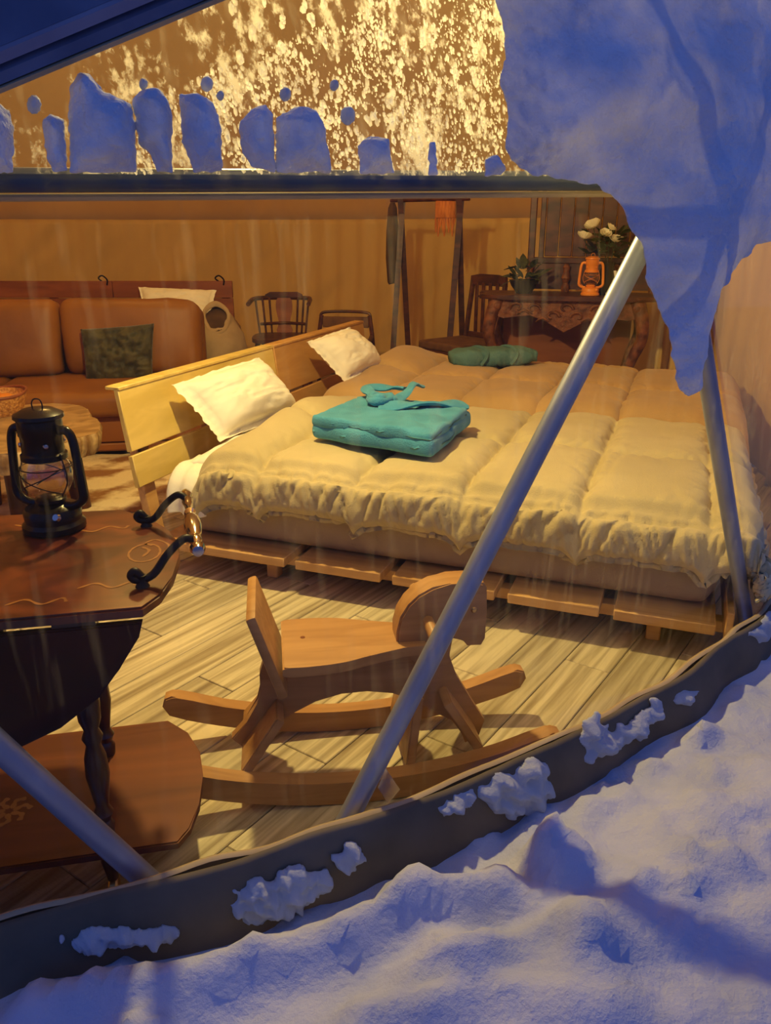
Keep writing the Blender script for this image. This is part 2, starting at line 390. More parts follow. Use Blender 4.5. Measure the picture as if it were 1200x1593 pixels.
# nodes of the geodesic frame
N1 = sph_hit(1052, 282, RS); N0 = sph_hit(-981, 278, RS); B1 = sph_hit(409, 1531, RS)
B2 = ring(-39.5, -0.20); N2 = ring(-26.2, 1.36); B0 = ring(-92.2, -0.17); T1 = ring(-65.4, 2.78); T2 = ring(-39.2, 2.78); B3 = ring(-13, -0.2)
def outw(p, d): return C3 + (p - C3) * ((p - C3).length + d) / (p - C3).length
def pane(name, pts, m, lab):
    bm = BM(); P = [outw(p, 0.032) for p in pts]; n = 10; V = {}
    for i in range(n + 1):
        for j in range(n + 1 - i):
            a, b = i / n, j / n; c = 1 - a - b
            p = P[0] * a + P[1] * b + P[2] * c
            V[i, j] = bm.verts.new(outw(p, 0.004 * fbm(p * 3, 2)))
    for i in range(n):
        for j in range(n - i):
            bm.faces.new((V[i, j], V[i + 1, j], V[i, j + 1]))
            if i + j < n - 1: bm.faces.new((V[i + 1, j], V[i + 1, j + 1], V[i, j + 1]))
    o = obj(name, bm, m, None, angle=170); me = o.data
    if sum((f.center - C3).dot(f.normal) for f in me.polygons) < 0: me.flip_normals()
    return tag(o, lab, 'window', kind='structure')
pane('window_1', (N1, B1, B2), M_pvc, 'clear plastic pane between the two crossing struts')
pane('window_2', (N0, N1, B1), M_pvc, 'large clear plastic pane under the horizontal strut')
pane('window_3', (N0, B0, B1), M_pvc, 'clear plastic pane over the table')
pane('window_4', (N0, N1, T1), M_pvct, 'frosted clear plastic pane above the horizontal strut')
pane('window_5', (N1, B2, N2), M_pvcr, 'hazy clear plastic pane at the foot of the bed')
pane('window_6', (N1, N2, T2), M_pvct, 'clear plastic pane buried under snow')
pane('window_7', (N1, T1, T2), M_pvct, 'clear plastic pane under the roof snow')

def strut(lab, a, b, r=0.0215, m=None, grp='struts of the dome frame'):
    mid = (a + b) / 2; t = thing('dome_strut', lab, 'pole', a, 0, grp)
    a, b = a - a, b - mid + mid - (Vector(t.location))
    d = (b - a).normalized(); bm = BM(); tube(bm, [a, b], r, 20); obj('pole', bm, m or M_pole, t)
    for p, s in ((a, 1), (b, -1)):
        bm = BM(); tube(bm, [p + d * s * 0.00, p + d * s * 0.07], r * 1.12, 16); obj('end_sleeve', bm, M_polep, t)
    return t
strut('long slanted silver strut crossing in front of the beige bed', N1, B1)
strut('silver strut standing at the foot corner of the bed', N1, B2)
strut('pale strut slanting down across the mahogany table shelf', N0, B1)
strut('dark blue horizontal strut carrying the row of snow lumps', N0, N1, 0.0165, M_navy)
strut('dome strut rising under the roof snow beside the frosted pane', N1, T1)
strut('dome strut rising inside the grey roof flap', N0, T1)
strut('dome strut buried under snow on the foot side', N1, T2)
# cream tape along the lower side of the horizontal strut
bm = BM(); tube(bm, [N0 + Vector((0, 0.006, -0.0225)), N1 + Vector((0, 0.006, -0.0225))], 0.0055, 8)
tag(obj('trim_1', bm, M_hem), 'thin cream seam tape under the horizontal strut', 'trim', kind='structure')

# grey skirt around the base ---------------------------------------
bm = BM(); g = []
naz = 260; prof = [(SK_BOT, 0.0), (-0.05, 0.0), (0.0, 0.0), (0.05, 0), (0.10, 0), (0.15, 0), (SK_TOP - 0.006, 0), (SK_TOP, -0.008), (SK_TOP - 0.006, -0.018), (0.14, -0.018)]
for z, dr in prof:
    row = []
    for i in range(naz + 1):
        a = -106 + (95) * i / naz; t = math.radians(a)
        wv = 0.010 * fbm((a * 0.35, z * 3, 2), 3) + 0.006 * math.sin(a * 1.1)
        zz = z + (0.010 * fbm((a * 0.22, 0, 5), 3) if z > 0.1 else 0)
        r = sk_r(z) + dr + wv * (1.3 if z < 0.12 else 0.7)
        row.append(bm.verts.new((CX + r * math.cos(t), CY + r * math.sin(t), zz)))
    g.append(row)
for A, B in zip(g, g[1:]):
    for k in range(naz): bm.faces.new((A[k], A[k + 1], B[k + 1], B[k]))
sk = tag(obj('baseboard_front', bm, M_skirt, None, angle=70), 'grey canvas skirt around the foot of the clear dome', 'skirt', kind='structure')
# cream inner lining band lying just inside the top of the skirt
bm = BM(); g = []
for z, dr in ((SK_TOP - 0.004, -0.016), (SK_TOP + 0.000, -0.022), (SK_TOP - 0.006, -0.034), (0.10, -0.036)):
    row = []
    for i in range(naz + 1):
        a = -106 + 95 * i / naz; t = math.radians(a); wv = 0.004 * math.sin(a * 1.7) + 0.006 * fbm((a * 0.35, 0, 8), 2)
        zz = z + 0.010 * fbm((a * 0.22, 0, 5), 3)
        r = sk_r(z) + dr + wv; row.append(bm.verts.new((CX + r * math.cos(t), CY + r * math.sin(t), zz)))
    g.append(row)
for A, B in zip(g, g[1:]):
    for k in range(naz): bm.faces.new((A[k], A[k + 1], B[k + 1], B[k]))
hem = obj('lining_hem', bm, M_hem, sk, angle=80); hem['label'] = 'cream lining hem'

# ---------------------------------------------------------------- snow
def pip(x, y, poly):
    c = False; n = len(poly); j = n - 1
    for i in range(n):
        xi, yi = poly[i]; xj, yj = poly[j]
        if (yi > y) != (yj > y) and x < (xj - xi) * (y - yi) / (yj - yi) + xi: c = not c
        j = i
    return c
def pdist(x, y, poly):
    best = 1e9; n = len(poly)
    for i in range(n):
        ax, ay = poly[i]; bx, by = poly[(i + 1) % n]; dx, dy = bx - ax, by - ay
        t = max(0, min(1, ((x - ax) * dx + (y - ay) * dy) / (dx * dx + dy * dy + 1e-9)))
        best = min(best, math.hypot(x - ax - t * dx, y - ay - t * dy))
    return best if pip(x, y, poly) else -best
def snow_shell(name, poly, hit, thick, step, soft, lab, nz=0.3, jit=3.0, m=None, grp=None, nscale=9.0, cat='snow', base=0.0, ncen=None, sm=True, under=True, jsc=None):
    xs = [p[0] for p in poly]; ys = [p[1] for p in poly]
    x0, x1, y0, y1 = min(xs) - step * 2, max(xs) + step * 2, min(ys) - step * 2, max(ys) + step * 2
    nx, ny = int((x1 - x0) / step) + 1, int((y1 - y0) / step) + 1
    D = {}; P = {}
    for i in range(nx):
        for j in range(ny):
            x, y = x0 + i * step, y0 + j * step
            d = pdist(x, y, poly) + jit * fbm((x / (jsc or jit * 4), y / (jsc or jit * 4), 4.2), 3)
            D[i, j] = d
    for (i, j), d in D.items():
        if d > -step * 1.6:
            x, y = x0 + i * step, y0 + j * step
            if d < 0:
                gx = (D.get((i + 1, j), d) - D.get((i - 1, j), d)) / (2 * step); gy = (D.get((i, j + 1), d) - D.get((i, j - 1), d)) / (2 * step)
                g2 = max(gx * gx + gy * gy, 0.2); sx, sy_ = gx * -d / g2, gy * -d / g2
                x += max(-step, min(step, sx)); y += max(-step, min(step, sy_))
            p = hit(x, y); n = (p - (ncen or C3)).normalized(); P[i, j] = (p, n)
    bm = BM(); T = {}; Bt = {}
    def top(k):
        if k not in T:
            p, n = P[k]; d = max(D[k], 0.0)
            h = base + thick * (1 - math.exp(-d / soft)) * (0.8 + nz * fbm(p * nscale, 4))
            T[k] = bm.verts.new(p + n * max(h, 0.0015)); Bt[k] = bm.verts.new(p - n * 0.001)
        return T[k]
    cells = []
    for i in range(nx - 1):
        for j in range(ny - 1):
            q = [(i, j), (i + 1, j), (i + 1, j + 1), (i, j + 1)]
            if all(k in P for k in q) and sum(D[k] > 0 for k in q) >= 1: cells.append(q)
    ec = {}
    for q in cells:
        f = [top(k) for k in q]; bm.faces.new(f)
        if under: bm.faces.new([Bt[k] for k in q][::-1])
        for a, b in zip(q, q[1:] + q[:1]):
            ec[(a, b)] = 1
    for (a, b) in ec:
        if (b, a) not in ec: bm.faces.new((T[b], T[a], Bt[a], Bt[b]))
    if sm:
        bmesh.ops.smooth_vert(bm, verts=bm.verts[:], factor=0.5, use_axis_x=True, use_axis_y=True, use_axis_z=True)
    o = obj(name, bm, m or M_snow, None, angle=180)
    return tag(o, lab, cat, grp)
def drift_mat():     # wet snow: packed in places, loose and light-passing in others
    m, nt, N, out = nodes('drift_snow'); L = nt.links.new
    d = N('ShaderNodeBsdfDiffuse'); t = N('ShaderNodeBsdfTranslucent'); tc = N('ShaderNodeTexCoord')
    n1 = N('ShaderNodeTexNoise'); n1.inputs['Scale'].default_value = 5.5; n1.inputs['Detail'].default_value = 5; L(tc.outputs['Object'], n1.inputs['Vector'])
    r = ramp(N, [(0.40, (0.015, 0.015, 0.015)), (0.80, (0.15, 0.15, 0.15))]); L(n1.outputs['Fac'], r.inputs[0])
    rc_ = ramp(N, [(0.3, (0.56, 0.60, 0.68)), (0.7, (0.72, 0.75, 0.82))]); n2 = N('ShaderNodeTexNoise'); n2.inputs['Scale'].default_value = 9; n2.inputs['Detail'].default_value = 6; L(tc.outputs['Object'], n2.inputs['Vector']); L(n2.outputs['Fac'], rc_.inputs[0])
    L(rc_.outputs[0], d.inputs[0]); t.inputs[0].default_value = (0.62, 0.62, 0.66, 1)
    bz = N('ShaderNodeTexNoise'); bz.inputs['Scale'].default_value = 60; bz.inputs['Detail'].default_value = 6; L(tc.outputs['Object'], bz.inputs['Vector'])
    bp_ = N('ShaderNodeBump'); bp_.inputs['Strength'].default_value = 1.0; bp_.inputs['Distance'].default_value = 0.012; L(bz.outputs['Fac'], bp_.inputs['Height']); L(bp_.outputs[0], d.inputs['Normal'])
    mx = N('ShaderNodeMixShader'); L(r.outputs[0], mx.inputs[0]); L(d.outputs[0], mx.inputs[1]); L(t.outputs[0], mx.inputs[2]); L(mx.outputs[0], out.inputs[0]); return m
HIT = lambda x, y: sph_hit(x, y, RS + 0.045)
mass = [(772, 0), (786, 60), (782, 130), (792, 190), (786, 230), (806, 262), (860, 276), (930, 288), (962, 312), (976, 345), (992, 372), (1004, 392), (1006, 440), (1026, 474), (1040, 520), (1050, 575), (1058, 612), (1072, 622), (1090, 600), (1099, 555), (1110, 500), (1124, 450), (1146, 412), (1172, 388), (1215, 362), (1290, 330), (1290, -160), (760, -160)]
M_drift = drift_mat(); snow_shell('snow_drift', mass, HIT, 0.085, 6, 55, 'deep blue-white snow hanging over the clear dome beside the frosted pane', nz=0.32, jit=6, nscale=6, m=M_drift, under=False)
HITS = lambda x, y: sph_hit(x, y, RS + 0.036)
lumps = [
 [(-60, 165), (0, 160), (15, 175), (22, 205), (20, 268), (-60, 268)],
 [(66, 188), (78, 178), (100, 184), (104, 266), (82, 266), (72, 240)],
 [(106, 175), (110, 132), (125, 114), (140, 118), (165, 145), (202, 160), (210, 185), (212, 268), (110, 268)],
 [(206, 156), (220, 140), (245, 137), (262, 155), (268, 182), (268, 268), (246, 268), (232, 236), (216, 226)],
 [(279, 148), (305, 145), (330, 158), (345, 200), (346, 268), (302, 268), (284, 222)],
 [(372, 192), (390, 170), (413, 162), (424, 182), (428, 268), (396, 260), (376, 236)],
 [(430, 184), (460, 166), (490, 171), (505, 200), (516, 268), (430, 268)],
 [(556, 226), (575, 212), (604, 215), (612, 270), (560, 270)],
 [(668, 222), (678, 220), (680, 272), (668, 272)], [(755, 248), (772, 240), (786, 262), (780, 274), (755, 274)]]
lab = ['snow lump at the left end of the horizontal strut', 'low snow lump beside the tallest peaked lump', 'tallest peaked snow lump sitting on the horizontal strut', 'rounded snow lump leaning on the tallest peaked lump', 'upright slab-shaped snow lump standing clear on both sides', 'humped snow lump with a slanting top on the strut', 'broad ridged snow lump next to the humped one', 'small squat snow lump past the broad ridged lump', 'thin sliver of snow on the horizontal strut', 'tiny snow lump beside the hanging snow drift']
for p, l in zip(lumps, lab):
    snow_shell('snow_lump', p, HITS, 0.05, 4.0, 16, l, nz=0.35, jit=3.0, grp='snow lumps on the horizontal strut', nscale=16, m=M_drift, under=False)
for (x, y, r), l in zip([(223, 131, 8), (322, 131, 11), (444, 147, 10), (520, 133, 8), (343, 149, 7), (541, 180, 13), (53, 163, 13)], ['small snow blob above the rounded lump beside the tallest peak', 'round snow blob above the upright slab-shaped lump', 'round snow blob above the gap before the broad ridged lump', 'snow blob above the far end of the broad ridged lump', 'tiny snow blob just below the blob over the slab-shaped lump', 'oval snow blob between the broad ridged lump and the squat lump', 'snow blob under the grey roof flap near the end lump']):
    poly = [(x + r * math.cos(t) * 0.9, y + r * math.sin(t) * 1.15) for t in [2 * math.pi * k / 10 for k in range(10)]]
    snow_shell('snow_blob', poly, HITS, 0.02, 2.5, 6, l, nz=0.2, jit=1.0, grp='snow blobs on the frosted pane', nscale=20)
# snow caught on the skirt
SKH = lambda x, y: sk_hit(x, y)
patches = [
 ([(898, 1150), (905, 1118), (925, 1105), (950, 1140), (985, 1120), (1018, 1090), (1036, 1098), (1024, 1125), (985, 1150), (955, 1165), (930, 1182), (912, 1172)], 'forked snow patch high on the grey skirt below the bed leg'),
 ([(752, 1250), (745, 1225), (770, 1205), (800, 1195), (822, 1172), (845, 1185), (862, 1215), (852, 1240), (830, 1265), (795, 1268), (765, 1270)], 'large ragged snow patch on the grey skirt beside the rocker tip'),
 ([(680, 1255), (700, 1240), (730, 1225), (735, 1238), (715, 1258), (690, 1270)], 'small snow patch on the grey skirt under the rocking horse'),
 ([(362, 1420), (365, 1385), (400, 1362), (440, 1352), (480, 1345), (520, 1360), (515, 1385), (470, 1412), (420, 1428), (385, 1432)], 'wide snow patch on the grey skirt left of the long slanted strut'),
 ([(520, 1330), (535, 1312), (560, 1318), (566, 1336), (550, 1352), (525, 1350)], 'snow knob at the foot of the long slanted strut'),
 ([(95, 1458), (130, 1445), (200, 1440), (275, 1448), (262, 1462), (180, 1466), (125, 1478)], 'thin strip of snow on the skirt below the table'),
 ([(1046, 1080), (1062, 1068), (1086, 1072), (1075, 1088), (1052, 1096)], 'little snow patch on the skirt near the bed foot'),
 ([(1168, 985), (1180, 962), (1200, 950), (1215, 960), (1200, 990), (1178, 1000)], 'snow knob at the foot of the corner strut')]
for p, l in patches:
    snow_shell('snow_patch', p, SKH, 0.030, 2.6, 9, l, nz=0.9, jit=13, grp='snow patches on the skirt', nscale=34, base=0.003, jsc=26)

# snow field outside
ridges = [([(60, 1580), (300, 1530), (420, 1490), (580, 1440), (700, 1405), (770, 1400)], 0.070, 0.06), ([(640, 1520), (760, 1500), (850, 1480), (900, 1440)], 0.04, 0.05), ([(900, 1560), (960, 1450), (1100, 1330), (1220, 1250)], 0.05, 0.16), ([(560, 1590), (700, 1560), (860, 1560)], 0.04, 0.06)]
RP = []
for pts, h, r in ridges:
    W = [at(x, y, 0.10) for x, y in pts]; q = spline(W, 6)
    RP += [(p.x, p.y, h, r) for p in q]
CL = random.Random(11); CLUMP = []
for k in range(150):
    a_ = math.radians(CL.uniform(-76, -42)); r_ = 4.17 + abs(CL.gauss(0, 0.10)) if k < 90 else CL.uniform(4.2, 4.8)
    CLUMP.append((CX + r_ * math.cos(a_), CY + r_ * math.sin(a_), CL.uniform(0.006, 0.020), CL.uniform(0.012, 0.034)))
RP2 = [(at(868, 1345, 0.12), 0.070, 0.062), (at(838, 1340, 0.12), 0.045, 0.045), (at(905, 1480, 0.1), 0.03, 0.05), (at(720, 1500, 0.1), 0.025, 0.06), (at(640, 1400, 0.1), 0.03, 0.06)]
bm = BM(); x0, x1, y0, y1, st = -2.4, 3.2, -1.2, 3.2, 0.02
nx, ny = int((x1 - x0) / st), int((y1 - y0) / st); V = {}
for i in range(nx + 1):
    for j in range(ny + 1):
        x, y = x0 + i * st, y0 + j * st
        r = math.hypot(x - CX, y - CY)
        if r < 4.105: continue
        e = r - 4.2
        z = 0.086 + 0.024 * x + 0.048 * fbm((x * 3.1, y * 3.1, 0.5), 3) * min(1, 0.15 + e * 3) + (0.014 * (0.35 - abs(fbm((x * 6.3, y * 6.3, 6.5), 3))) + 0.015 * fbm((x * 12, y * 12, 2.5), 4, 0.62)) * min(1, 0.2 + max(e, 0) * 5)
        z += 0.035 * max(0, min(1, (-x - 0.25) * 2.2)) * math.exp(-max(e, 0) / 0.4)
        if -0.8 < x < 1.8 and 0 < y < 2.6:
            z += max([h * math.exp(-((x - a) ** 2 + (y - b) ** 2) / (q * q * 0.6)) for a, b, h, q in RP])
            for a, b, h, q in CLUMP:
                dd = (x - a) ** 2 + (y - b) ** 2
                if dd < q * q * 4: z += h * math.exp(-(dd / (q * q)) ** 1.4) * (1 + 0.5 * noise.noise(Vector((x * 40, y * 40, 3))))
            for p, h, q in RP2: z += h * math.exp(-(((x - p.x) ** 2 + (y - p.y) ** 2) / (q * q)) ** 2.4) * (1 + 0.35 * noise.noise(Vector((x * 22, y * 22, 8))))
        z -= 0.018 * math.exp(-max(e, 0) / 0.04) 
        V[i, j] = bm.verts.new((x, y, z))
for i in range(nx):
    for j in range(ny):
        q = [(i, j), (i + 1, j), (i + 1, j + 1), (i, j + 1)]
        if all(k in V for k in q): bm.faces.new([V[k] for k in q])
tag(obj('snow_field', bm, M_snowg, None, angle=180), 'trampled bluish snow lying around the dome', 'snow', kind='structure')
bm = BM(); 
def gz(r): return -0.02
lathe(bm, [(4.25, -0.1), (30, -0.1)], 64, (CX, CY, 0)); 
for f in [f for f in bm.faces if len(f.verts) > 4]: bm.faces.remove(f)
tag(obj('snow_plain', bm, M_snowg, None), 'flat snow stretching away behind the dome', 'snow', kind='structure')
# grey roof flap, upper corner -------------------------------------
root = thing('roof_flap', 'dark grey canvas roof flap with seams above the frosted pane', 'flap', sph_hit(0, 100, RS))
rl = Vector(root.location)
def band(name, y_off, width, lift, m):
    bm = BM(); rows = []
    for k in range(41):
        x = -760 + 1380 * k / 40; yb = 146 - 0.415 * x + y_off
        row = []
        for f, l in ((0, 0.0), (0, lift), (0.5, lift + 0.006), (1.0, lift), (1.0, 0.0)):
            p = sph_hit(x - f * width * 0.38, yb - f * width, RS + 0.04 + l); row.append(bm.verts.new(p - rl))
        rows.append(row)
    for A, B in zip(rows, rows[1:]):
        for q in range(4): bm.faces.new((A[q], B[q], B[q + 1], A[q + 1]))
    obj(name, bm, m, root)
band('lit_edge_binding', 0, 14, 0.016, M_hem)  # cream colour stands in for warm light on the flap's lower edge
band('seam_band', -14, 34, 0.022, M_flap)
band('seam_band', -46, 34, 0.034, M_flap2)
band('canvas_sheet', -74, 520, 0.038, M_flap)

# ice droplets on the frosted pane (uncountable)
bm = BM(); rr = random.Random(3)
nrm = None; PA, PB, PC = [outw(p, 0.036) for p in (N0, N1, T1)]
pn_ = (PB - PA).cross(PC - PA).normalized()
if pn_.dot(PA - C3) < 0: pn_ = -pn_
ua = (PB - PA).normalized(); va = pn_.cross(ua)
def drop(p, rx, ry, h):
    k = 6; c = bm.verts.new(p + pn_ * h); ringv = [bm.verts.new(p + ua * rx * math.cos(2 * math.pi * i / k + .3) + va * ry * math.sin(2 * math.pi * i / k + .3)) for i in range(k)]
    mid = [bm.verts.new(p + pn_ * h * 0.75 + ua * rx * .62 * math.cos(2 * math.pi * i / k + .3) + va * ry * .62 * math.sin(2 * math.pi * i / k + .3)) for i in range(k)]
    for i in range(k):
        j = (i + 1) % k; bm.faces.new((ringv[i], ringv[j], mid[j], mid[i])); bm.faces.new((mid[i], mid[j], c))
n = 0
while n < 4200:
    x, y = rr.uniform(150, 790), rr.uniform(-20, 268)
    p = on_plane(x, y, PA, pn_)
    den = 0.5 + 0.9 * noise.noise(Vector((x / 60, y / 60, 7)))
    if y < 190 - x * 0.42 + 60 or rr.random() > den: continue
    s = rr.choice((1, 1, 1, 1.5, 1.5, 2.2, 3.2)) * 0.0011
    drop(p, s * rr.uniform(.7, 1.2), s * rr.uniform(1.0, 2.3), s * 0.6); n += 1
for k in range(70):   # larger ice flakes
    x, y = rr.uniform(330, 760), rr.uniform(-20, 230)
    p = on_plane(x, y, PA, pn_); s = rr.uniform(0.004, 0.0085)
    for q in range(5):
        drop(p + ua * rr.uniform(-s, s) * .6 + va * rr.uniform(-s, s) * 1.2, s * rr.uniform(.4, .8), s * rr.uniform(.6, 1.3), s * .3)
tag(obj('ice_droplets', bm, M_ice, None), 'frozen droplets and ice flakes sprinkled over the frosted pane', 'ice', kind='stuff')
# clear repair tape by the slanted strut
bm = BM(); pts = [(588, 1225), (600, 1195), (622, 1228), (604, 1250)]
pn1 = (B1 - N1).cross(B2 - N1).normalized(); pn1 = pn1 if pn1.dot(N1 - C3) > 0 else -pn1; pq = outw(N1, 0.040)
A = [on_plane(x, y, pq, pn1) for x, y in pts]
prism(bm, [(0, 0), (1, 0), (1, 1), (0, 1)], 0, 0.002, lambda a, b, t: A[{(0, 0): 0, (1, 0): 1, (1, 1): 2, (0, 1): 3}[(a, b)]] + pn1 * t)
tag(obj('tape_patch', bm, M_pvcr, None, smooth=False), 'small hazy tape patch on the clear pane beside the slanted strut', 'tape')

# ================================================================ PENDANT LAMP (above the frame, lights the tent)
lamp = thing('pendant_lamp', 'small black pendant lamp hanging from the dome roof over the bed', 'lamp', LAMP_POS)
zc = CZ + math.sqrt((RS - 0.03) ** 2 - (LAMP_POS.x - CX) ** 2 - (LAMP_POS.y - CY) ** 2) - LAMP_POS.z
bm = BM(); tube(bm, [(0, 0, 0.10), (0, 0, zc)], 0.004, 6); obj('cord', bm, M_shade, lamp)
bm = BM(); lathe(bm, [(0.012, 0.12), (0.022, 0.11), (0.022, 0.055), (0.016, 0.045)], 14); obj('socket', bm, M_shade, lamp)
bm = BM(); lathe(bm, [(0.0, -0.042), (0.018, -0.038), (0.034, -0.022), (0.040, 0.0), (0.034, 0.022), (0.020, 0.040), (0.014, 0.05), (0.0, 0.05)], 16); obj('bulb', bm, M_bulb, lamp)

globe = thing('fill_globe_lamp', 'added paper globe fill light hanging unseen under the crown of the dome', 'lamp', FILL_POS)  # added fill light out of view, brightens the rear of the tent
zc = CZ + math.sqrt((RS - 0.03) ** 2 - (FILL_POS.x - CX) ** 2 - (FILL_POS.y - CY) ** 2) - FILL_POS.z
bm = BM(); tube(bm, [(0, 0, 0.15), (0, 0, zc)], 0.004, 6); obj('cord', bm, M_shade, globe)
bm = BM(); lathe(bm, [(0.0, -0.15)] + [(0.16 * math.sin(t), -0.15 * math.cos(t)) for t in [math.pi * k / 12 for k in range(1, 12)]] + [(0.0, 0.15)], 20); obj('fill_globe', bm, M_fill, globe)

# ================================================================ BED
BO = Vector((-0.43, 2.75, 0)); bL = Vector((0.936, -0.352, 0)).normalized(); bW = Vector((-bL.y, bL.x, 0))
BROT = math.atan2(bL.y, bL.x)
def bp(u, w_, z): return BO + bL * u + bW * w_ + Vector((0, 0, z))
def bed_uwz(p): d = p - BO; return Vector((d.dot(bL), d.dot(bW), p.z))
def on_u(x, y, u): return on_plane(x, y, bp(u, 0, 0), bL)
bed = thing('bed', 'wide birch platform bed with plain two-panel headboard and slatted base', 'bed', BO, BROT)
U0, U1, WB = -0.50, 1.60, 2.40
# headboard, leaning slightly back: u(z)
def hu(z): return -0.535 - (z - 0.40) * 0.13
def hb(name, w0, w1, z0, z1, t=0.022, m=M_birch):
    bm = BM(); c = Vector((0, 0, 0)); ang = math.atan2(hu(z1) - hu(z0), z1 - z0)
    box(bm, (0, 0, 0), (w1 - w0, t, math.hypot(z1 - z0, hu(z1) - hu(z0))), bev=0.003)
    o = obj(name, bm, m, bed)
    o.location = ((hu(z0) + hu(z1)) / 2 - t / 2, (w0 + w1) / 2, (z0 + z1) / 2)
    o.rotation_euler = Euler((0, 0, math.pi / 2)); 
    R = Matrix.Rotation(ang, 4, 'Y') @ Matrix.Rotation(math.pi / 2, 4, 'Z')
    o.rotation_euler = R.to_euler(); return o
for k in range(2):
    w0 = -0.06 + 1.20 * k + (0.006 if k else 0); w1 = w0 + 1.194
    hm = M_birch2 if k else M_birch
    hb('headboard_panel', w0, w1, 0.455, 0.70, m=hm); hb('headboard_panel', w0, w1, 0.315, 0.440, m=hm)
    # cap shelf behind the top
    bm = BM(); box(bm, ((hu(0.70) - 0.026), (w0 + w1) / 2, 0.694), (0.064, w1 - w0, 0.014), bev=0.003); obj('headboard_cap', bm, hm, bed)
    for wp in (w0 + 0.09, w1 - 0.09):
        o = hb('headboard_post', wp - 0.035, wp + 0.035, 0.004, 0.68, 0.034, M_birchv); o.location.x -= 0.0235
        bm = BM(); box(bm, (hu(0.448) - 0.016, wp, 0.448), (0.016, 0.05, 0.03), bev=0.002); obj('spacer_block', bm, M_dark, bed)
# base: planks across with gaps, beams, legs
gaps = [-0.47, -0.055, 0.15, 0.53, 0.915, 1.25, 1.60]
ed = [-0.46, 0.13, 0.50, 0.90, 1.235, 1.575]
for k in range(len(ed) - 1):
    a, b = ed[k] + 0.022, ed[k + 1] - 0.022
    for wa, wb in ((-0.105, 1.16), (1.20, 2.40)):
        bm = BM(); box(bm, ((a + b) / 2, (wa + wb) / 2, 0.118), (b - a, wb - wa, 0.034), bev=0.003); obj('base_plank', bm, M_birchv, bed)
for wv in (0.0, 1.1, 1.26, 2.32):
    bm = BM(); box(bm, (0.56, wv + 0.03, 0.0805), (2.06, 0.05, 0.04), bev=0.003); obj('beam', bm, M_birchv, bed)
for w0, w1 in ((-0.105, 1.16), (1.20, 2.40)):
    bm = BM(); box(bm, (1.588, (w0 + w1) / 2, 0.140), (0.022, w1 - w0, 0.085), bev=0.003); obj('end_rail', bm, M_birchv, bed)
for u in (0.0, 0.72, 1.38):
    for wv in (0.02, 1.12, 1.29, 2.34):
        if u == 0.72 and wv == 0.02: continue
        bm = BM(); box(bm, (u, wv, 0.0505), (0.045, 0.045, 0.101), bev=0.004); obj('leg', bm, M_birchv, bed)

def local_mesh(name, bm, m, parent, **k): return obj(name, bm, m, parent, **k)
# mattresses
for k, l in enumerate(('beige mattress under the quilted duvet beside the rocking horse', 'beige mattress on the side of the bed near the carved console')):
    w0 = 0.0 + 1.2 * k; bm = BM()
    box(bm, (0, 0, 0.13), (1.93, 1.17, 0.25), bev=0.06, seg=4)
    for v in bm.verts:
        v.co += Vector((1, 1, 0)) * 0.006 * fbm(v.co * 5 + Vector((k * 9, 0, 0)), 2)
        if v.co.z < 0.06: v.co.x += 0.012 * math.sin(v.co.x * 9 + v.co.y * 7)
    o = obj('mattress', bm, M_matt, None, angle=60); o.location = bp(0.585, w0 + 0.580, 0.1355); o.rotation_euler = (0, 0, BROT)
    tag(o, l, 'mattress')

